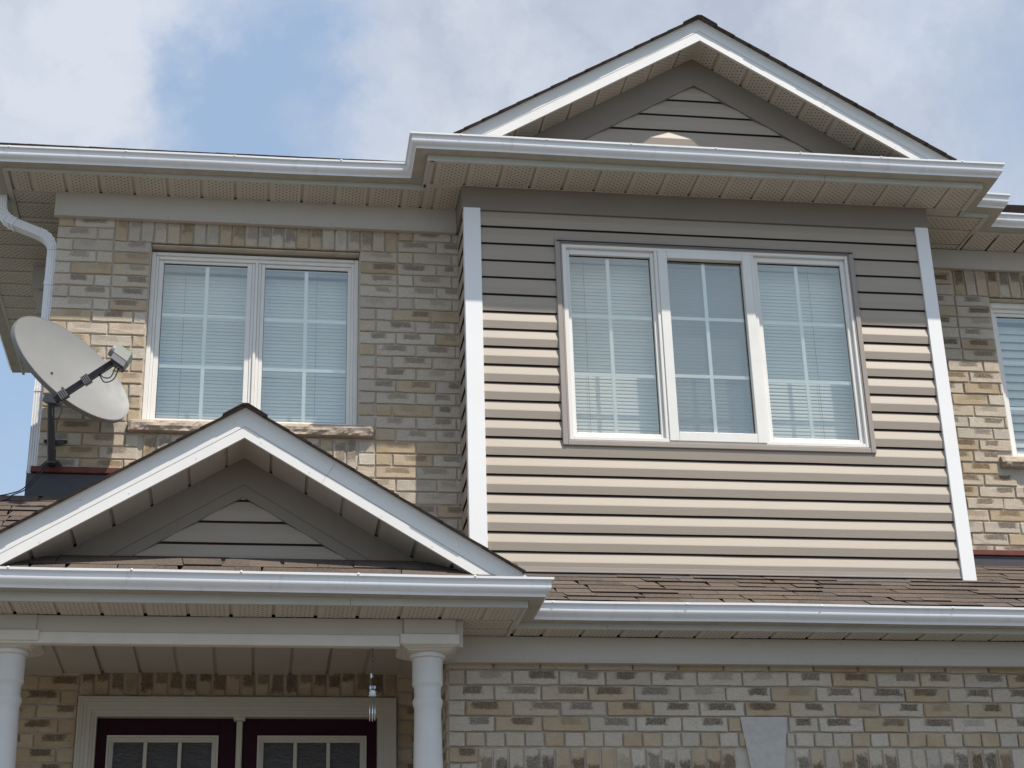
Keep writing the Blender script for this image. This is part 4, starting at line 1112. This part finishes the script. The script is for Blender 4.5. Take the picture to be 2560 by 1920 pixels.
# ------------------------------------------------------------------ downspout
hx, hy = .031, .042
shape = []
def edge(a, b, ribs):
    pts = []; n_ = ribs*2+1
    for i in range(n_+1):
        t = i/(n_+1); p = (a[0]+(b[0]-a[0])*t, a[1]+(b[1]-a[1])*t); dx, dy = b[0]-a[0], b[1]-a[1]; l = math.hypot(dx, dy); nx_, ny_ = dy/l, -dx/l
        o = -.0045 if i % 2 and 0 < i <= n_ else 0; pts.append((p[0]+nx_*o, p[1]+ny_*o))
    return pts
for a, b, rbs in (((-hy, -hx), (hy, -hx), 2), ((hy, -hx), (hy, hx), 3), ((hy, hx), (-hy, hx), 2), ((-hy, hx), (-hy, -hx), 3)): shape += edge(a, b, rbs)
dpt = [Vector((-1.878, .085, 7.49)), Vector((-1.878, .085, 7.405))]
def arc(p0, p1, p2, n):  # quadratic bend
    return [Vector(p0).lerp(Vector(p1), t/n).lerp(Vector(p1).lerp(Vector(p2), t/n), t/n) for t in range(n+1)]
seg1 = arc((-1.878, .085, 7.405), (-1.872, .085, 7.298), (-1.775, .075, 7.258), 10)
seg2 = arc((-1.610, .07, 7.190), (-1.516, .07, 7.152), (-1.513, .07, 7.055), 10)
ds = link('downspout', None, ROOT, (-1.51, .07, 1.2), label='white ribbed downspout at the left corner of the house')
def crimp(seg): return [.98 if i % 2 else 1.10 for i in range(len(seg))]
part('elbow', MB().tube([dpt[0]]+seg1, 1, shape=shape, scales=[1.0]+crimp(seg1), up=(0, 1, 0)), 'gutter', ds)
part('pipe', MB().tube([seg1[-1]+Vector((-.004, 0, .002)), seg2[0]], .96, shape=shape, up=(0, 1, 0)), 'gutter', ds)
part('elbow', MB().tube(seg2, 1, shape=shape, scales=crimp(seg2), up=(0, 1, 0)), 'gutter', ds)
part('pipe', MB().tube([(-1.513, .07, 7.06), (-1.513, .07, 6.0), (-1.515, .07, 5.0)], .97, shape=shape, up=(0, 1, 0)), 'gutter', ds)
for zz in (6.80, 6.02, 5.44): part('strap', MB().tube([(-1.513, .07, zz-.013), (-1.513, .07, zz+.013)], 1.07, shape=shape, up=(0, 1, 0)), 'gutter', ds)

# ------------------------------------------------------------------ satellite dish
def ray_dir(px, py):
    x_, y_ = (px-1280)/4223.4, (py-960)/4223.4
    return Vector([CR[0][i]*x_+CR[1][i]*y_+CR[2][i] for i in range(3)])
def ray_at(px, py, y):
    d = ray_dir(px, py); return CAM+d*((y-CAM.y)/d.y)
DC = ray_at(181, 920, -.34)
view = (DC-CAM).normalized()
ir = Vector(CR[0]); ir = (ir-view*ir.dot(view)).normalized(); idn = Vector(CR[1]); idn = (idn-view*idn.dot(view)).normalized()
PH, TH = rad(42.4), rad(54.3)
e1 = ir*math.cos(PH)+idn*math.sin(PH)
nrm = (-view*math.cos(TH)+(ir*math.sin(PH)-idn*math.cos(PH))*math.sin(TH)).normalized()
e1 = (e1-nrm*e1.dot(nrm)).normalized(); e2 = nrm.cross(e1).normalized()
if e2.z < 0: e2 = -e2
sdsh = link('satellite_dish', None, None, (-1.37, -.06, 5.46), label='grey satellite dish on a mast fixed to the brick wall', cat='satellite dish')
A_, B_ = .447, .300; nr, na = 12, 72; vs = []; fs = []
def dp(r, th, off=0.0):
    depth = .060*(1-r*r)
    return DC+e1*(A_*r*math.cos(th))+e2*(B_*r*math.sin(th))-nrm*(depth+off)
for side_, off in ((0, 0), (1, .006)):
    b0 = len(vs); vs.append(dp(0, 0, off))
    for i in range(1, nr+1):
        for k in range(na): vs.append(dp(i/nr, 2*math.pi*k/na, off))
    for k in range(na): fs.append((b0, b0+1+k, b0+1+(k+1) % na))
    for i in range(nr-1):
        for k in range(na): fs.append((b0+1+i*na+k, b0+1+(i+1)*na+k, b0+1+(i+1)*na+(k+1) % na, b0+1+i*na+(k+1) % na))
MB().add(vs, fs).obj('reflector', 'dish', sdsh, True)
rim = MB(); rv = []
for k in range(na):
    th = 2*math.pi*k/na; o_ = e1*(A_*math.cos(th))+e2*(B_*math.sin(th)); od = o_.normalized()
    rv += [DC+o_-nrm*.002, DC+o_+od*.006+nrm*.001, DC+o_+od*.008-nrm*.030, DC+o_+od*.001-nrm*.032]
rf = [(4*k+j, 4*k+(j+1) % 4, 4*((k+1) % na)+(j+1) % 4, 4*((k+1) % na)+j) for k in range(na) for j in range(4)]
rim.add(rv, rf).obj('rim', 'dish', sdsh, 50)
# bolts on the dish face
for (u, v) in ((-.16, -.42), (.09, -.62)):
    p = dp(math.hypot(u, v), math.atan2(v, u), -.004); MB().sphere(p, .009, 8, 5).obj('bolt', 'dish_dark', sdsh, True)
def box_along(p0, p1, w_, h_, upv, bev=0):
    p0, p1 = Vector(p0), Vector(p1); d = (p1-p0); u = (Vector(upv)-d.normalized()*Vector(upv).dot(d.normalized())).normalized(); v = d.normalized().cross(u)
    poly = [p0+u*h_/2+v*w_/2, p0-u*h_/2+v*w_/2, p0-u*h_/2-v*w_/2, p0+u*h_/2-v*w_/2]; return MB().prism(poly, d)
ar0 = ray_at(137, 1001, -.625); ar1 = ray_at(290, 902, -.70)
MB_ = box_along(ar0, ar1, .034, .040, nrm); MB_.obj('feed_arm', 'arm', sdsh)
box_along(ar0+nrm*.0225, ar1+nrm*.0225, .0345, .005, nrm).obj('arm_cap', 'dish', sdsh)
for f0, f1 in ((.08, .20), (.46, .57)):
    cl = MB()
    cl_ = box_along(ar0.lerp(ar1, f0), ar0.lerp(ar1, f1), .052, .052, nrm); cl_.obj('ribbed_collar', 'dish_dark', sdsh)
    for q_ in range(4):
        t0 = f0+(f1-f0)*(q_+.2)/4; box_along(ar0.lerp(ar1, t0), ar0.lerp(ar1, t0+.012), .056, .056, nrm).obj('collar_rib', 'lnb_band', sdsh)
ad = (ar1-ar0).normalized()
l0 = ray_at(296, 866, -.60); la_ = (ray_at(312, 897, -.63)-ray_at(284, 872, -.60)).normalized()
# receiver head: tilted box with a pale face and a mauve band
hc = ray_at(298, 900, -.62); u_h = ad; w_h = ad.cross(nrm).normalized(); 
ex = (ray_at(340, 895, -.70)-ray_at(300, 866, -.70)).normalized()      # along the long face, down-right
ez = (ray_at(300, 866, -.70)-ray_at(276, 905, -.70)).normalized()      # up-right
ey = ex.cross(ez).normalized()
if ey.y > 0: ey = -ey
def obox(c, ax_, az_, ay_, a, b, d_, bev=0):
    c = Vector(c); poly = [c+ax_*a/2+az_*b/2, c-ax_*a/2+az_*b/2, c-ax_*a/2-az_*b/2, c+ax_*a/2-az_*b/2]
    poly = [p-ay_*d_/2*-1 for p in poly]; return MB().prism([p for p in poly], ay_*-d_)
hcen = ray_at(301, 900, -.72)
obox(hcen+ez*.036, ex, ez, ey, .105, .062, .09).obj('receiver_head', 'lnb', sdsh)
obox(hcen-ez*.016, ex, ez, ey, .100, .042, .085).obj('receiver_band', 'lnb_band', sdsh)
obox(hcen-ez*.045, ex, ez, ey, .088, .016, .07).obj('receiver_base', 'rubber', sdsh)
fc = hcen-ex*.058+ez*.02
MB().tube([fc+ex*.01, fc-ex*.020], .040, 24).obj('feed_horn', 'dish', sdsh, 40)
# cables from the head to the arm
h0 = hcen-ez*.05
c_end = ar0.lerp(ar1, .60)
for k_, (o1, sag) in enumerate(((ex*-.005, .03), (ex*.018, .055))):
    p0 = h0+o1; pts = []
    P1 = p0-ez*.06-Vector((.0, 0, .02)); P2 = (p0+c_end)/2-Vector((0, 0, sag+.01)); P3 = c_end+ad*.05-Vector((0, 0, .008+.008*k_))
    ctrl = [p0, P1, P2, P3, c_end-Vector((0, 0, .015))]
    for i in range(25):
        t = i/24*(len(ctrl)-1); j = min(int(t), len(ctrl)-2); f = t-j
        a, b, c__, d__ = ctrl[max(j-1, 0)], ctrl[j], ctrl[j+1], ctrl[min(j+2, len(ctrl)-1)]
        pts.append(.5*((2*b)+(c__-a)*f+(2*a-5*b+4*c__-d__)*f*f+(3*b-a-3*c__+d__)*f**3))
    MB().tube(pts, .0038, 8).obj('cable', 'rubber', sdsh, True)
# mast
mt0 = ray_at(127, 1006, -.52); mt1 = ray_at(128, 1152, -.16)
MB().tube([mt0+Vector((0, .0, .02)), mt0.lerp(mt1, .5), mt1], .0235, 20, scales=[.9, 1, 1.05]).obj('mast', 'dish_dark', sdsh, 40)
MB().tube([mt1+Vector((0, 0, .075)), mt1+Vector((0, .0, -.02))], .0265, 20).obj('mast_socket', 'dish_dark', sdsh, 40)
box_along(mt0+Vector((-.03, .02, .03)), mt0+Vector((.055, -.02, .0)), .07, .05, (0, 0, 1)).obj('clamp', 'dish_dark', sdsh)
# loop of coax
lp = []
for i in range(30):
    t = i/29*2*math.pi; lp.append(mt0+Vector((.045+.028*math.sin(t), -.03, -.06-.062*math.cos(t)*-1)))
MB().tube(lp, .0038, 8).obj('cable', 'rubber', sdsh, True)
# wall brackets
ft = ray_at(129, 1167, -.03)
fx_, fz_ = ft.x, 5.462
fp = [(fx_-.072, -.012, fz_-.004), (fx_+.066, -.012, fz_-.004), (fx_+.066, -.012, fz_+.012), (fx_+.034, -.012, fz_+.050), (fx_-.036, -.012, fz_+.050), (fx_-.072, -.012, fz_+.012)]
MB().prism(fp, (0, .006, 0)).obj('foot_plate', 'dish_dark', sdsh)
box_along((fx_, -.012, fz_+.03), mt1+Vector((0, 0, .0)), .05, .035, (0, 0, 1)).obj('foot_arm', 'dish_dark', sdsh)
zb_ = 5.640
MB().prism([(fx_-.066, -.014, zb_+.012), (fx_+.082, -.014, zb_+.012), (fx_+.082, -.014, zb_-.008), (fx_+.04, -.014, zb_-.026), (fx_-.03, -.014, zb_-.026), (fx_-.066, -.014, zb_-.008)], (0, .006, 0)).obj('side_bracket', 'dish_dark', sdsh)
box_along((fx_, -.01, zb_-.01), (fx_, -.15, zb_-.02), .03, .02, (0, 0, 1)).obj('bracket_arm', 'dish_dark', sdsh)
for bx_, bz_ in ((-.058, fz_+.004), (.052, fz_+.004), (-.054, zb_), (.070, zb_)): MB().sphere((fx_+bx_, -.016, bz_), .007, 8, 5).obj('bolt', 'arm', sdsh, True)
# loose coax down to the porch roof and off to the left
def cable(name, pts, label, r=.0042):
    P_ = [Vector(p) for p in pts]; o = []
    for i in range(len(P_)-1):
        a, b, c__, d__ = P_[max(i-1, 0)], P_[i], P_[i+1], P_[min(i+2, len(P_)-1)]
        for j in range(8):
            f = j/8; o.append(.5*((2*b)+(c__-a)*f+(2*a-5*b+4*c__-d__)*f*f+(3*b-a-3*c__+d__)*f**3))
    o.append(P_[-1]); ob = MB().tube(o, r, 8).obj(name, 'rubber', None, True, label=label, cat='cable'); return ob
cable('coax_cable', [(-1.375, -.10, 5.60), (-1.385, -.09, 5.50), ray_at(100, 1178, -.12), ray_at(60, 1220, -.13), ray_at(25, 1234, -.14), ray_at(-20, 1242, -.15)], 'upper black coax cable running from the dish foot off to the left')
cable('coax_cable', [(-1.365, -.10, 5.58), (-1.378, -.09, 5.49), ray_at(104, 1182, -.13), ray_at(66, 1222, -.14), ray_at(30, 1238, -.16), ray_at(19, 1248, -.20), ray_at(-20, 1256, -.3)], 'lower black coax cable drooping onto the porch shingles')

# ------------------------------------------------------------------ wind chime
wc = link('wind_chime', None, None, (.607, -1.2, 3.58), label='small wind chime with silver tubes hanging from the porch beam', cat='wind chime')
x_, y_ = .599, -1.315
MB().tube([(x_, y_, 3.964), (x_, y_, 3.914)], .0022, 6).obj('hook', 'rubber', wc)
MB().tube([(x_+.011*math.cos(t*math.pi/8), y_, 3.931+.011*math.sin(t*math.pi/8)) for t in range(17)], .0015, 6).obj('ring', 'dish_dark', wc, True)
MB().tube([(x_, y_, 3.920), (x_-.003, y_, 3.855), (x_-.003, y_, 3.72)], .0008, 6).obj('string', 'dish_dark', wc, True)
MB().sphere((x_-.008, y_, 3.836), .0075, 10, 8, (.7, .7, 2.1)).sphere((x_-.004, y_, 3.832), .005, 8, 6, (1.8, .6, .6)).obj('bird', 'figurine', wc, True)
MB().sphere((x_-.001, y_, 3.742), .019, 16, 10, (1, 1, .85)).obj('pot', 'figurine', wc, True)
MB().sphere((x_-.012, y_-.006, 3.768), .008, 10, 8, (.8, .8, 1.6)).sphere((x_+.011, y_-.006, 3.770), .007, 10, 8, (.8, .8, 1.5)).obj('figure', 'figurine', wc, True)
MB().sphere((x_+.000, y_-.012, 3.770), .008, 10, 8, (1, .8, 1.2)).obj('bead', 'figurine_blue', wc, True)
MB().lathe([(.016, 3.722), (.021, 3.724), (.021, 3.729), (.014, 3.731)], x_-.001, y_, 24).obj('disc', 'figurine', wc)
for i, (dx, dy, a, b) in enumerate(((-.015, .0, 3.690, 3.586), (-.001, -.010, 3.688, 3.582), (.013, .0, 3.684, 3.590), (.002, .012, 3.686, 3.600))):
    MB().tube([(x_+dx, y_+dy, a), (x_+dx, y_+dy, b)], .0030, 10).obj('chime_tube', 'steel', wc, True)
    MB().tube([(x_+dx*.8, y_+dy*.8, 3.722), (x_+dx, y_+dy, a)], .0006, 5).obj('string', 'dish_dark', wc)
for c_ in wc.children:
    if not c_.name.startswith('hook'): c_.location.z -= .029
# porch lantern behind the column
lt = link('wall_lamp', None, None, (.985, -.02, 3.60), label='black wall lamp half hidden behind the right porch column', cat='wall lamp')
MB().box(.955, 1.015, -.03, -.006, 3.50, 3.66, .004).obj('back_plate', 'lamp_black', lt)
MB().tube([(.985, -.03, 3.63), (.985, -.09, 3.665), (.985, -.14, 3.64)], .008, 8).obj('bracket', 'lamp_black', lt, True)
MB().lathe([(.035, 3.44), (.05, 3.46), (.055, 3.58), (.065, 3.59), (.02, 3.635), (.004, 3.65)], .985, -.14, 6).obj('lamp_shade', 'lamp_black', lt)
# plastic clip litter on the shingles
MB().box(-1.60, -1.555, -.20, -.185, 5.158, 5.166, .002).obj('cable_clip', 'muntin', None, label='white cable clip lying on the porch shingles', cat='clip')
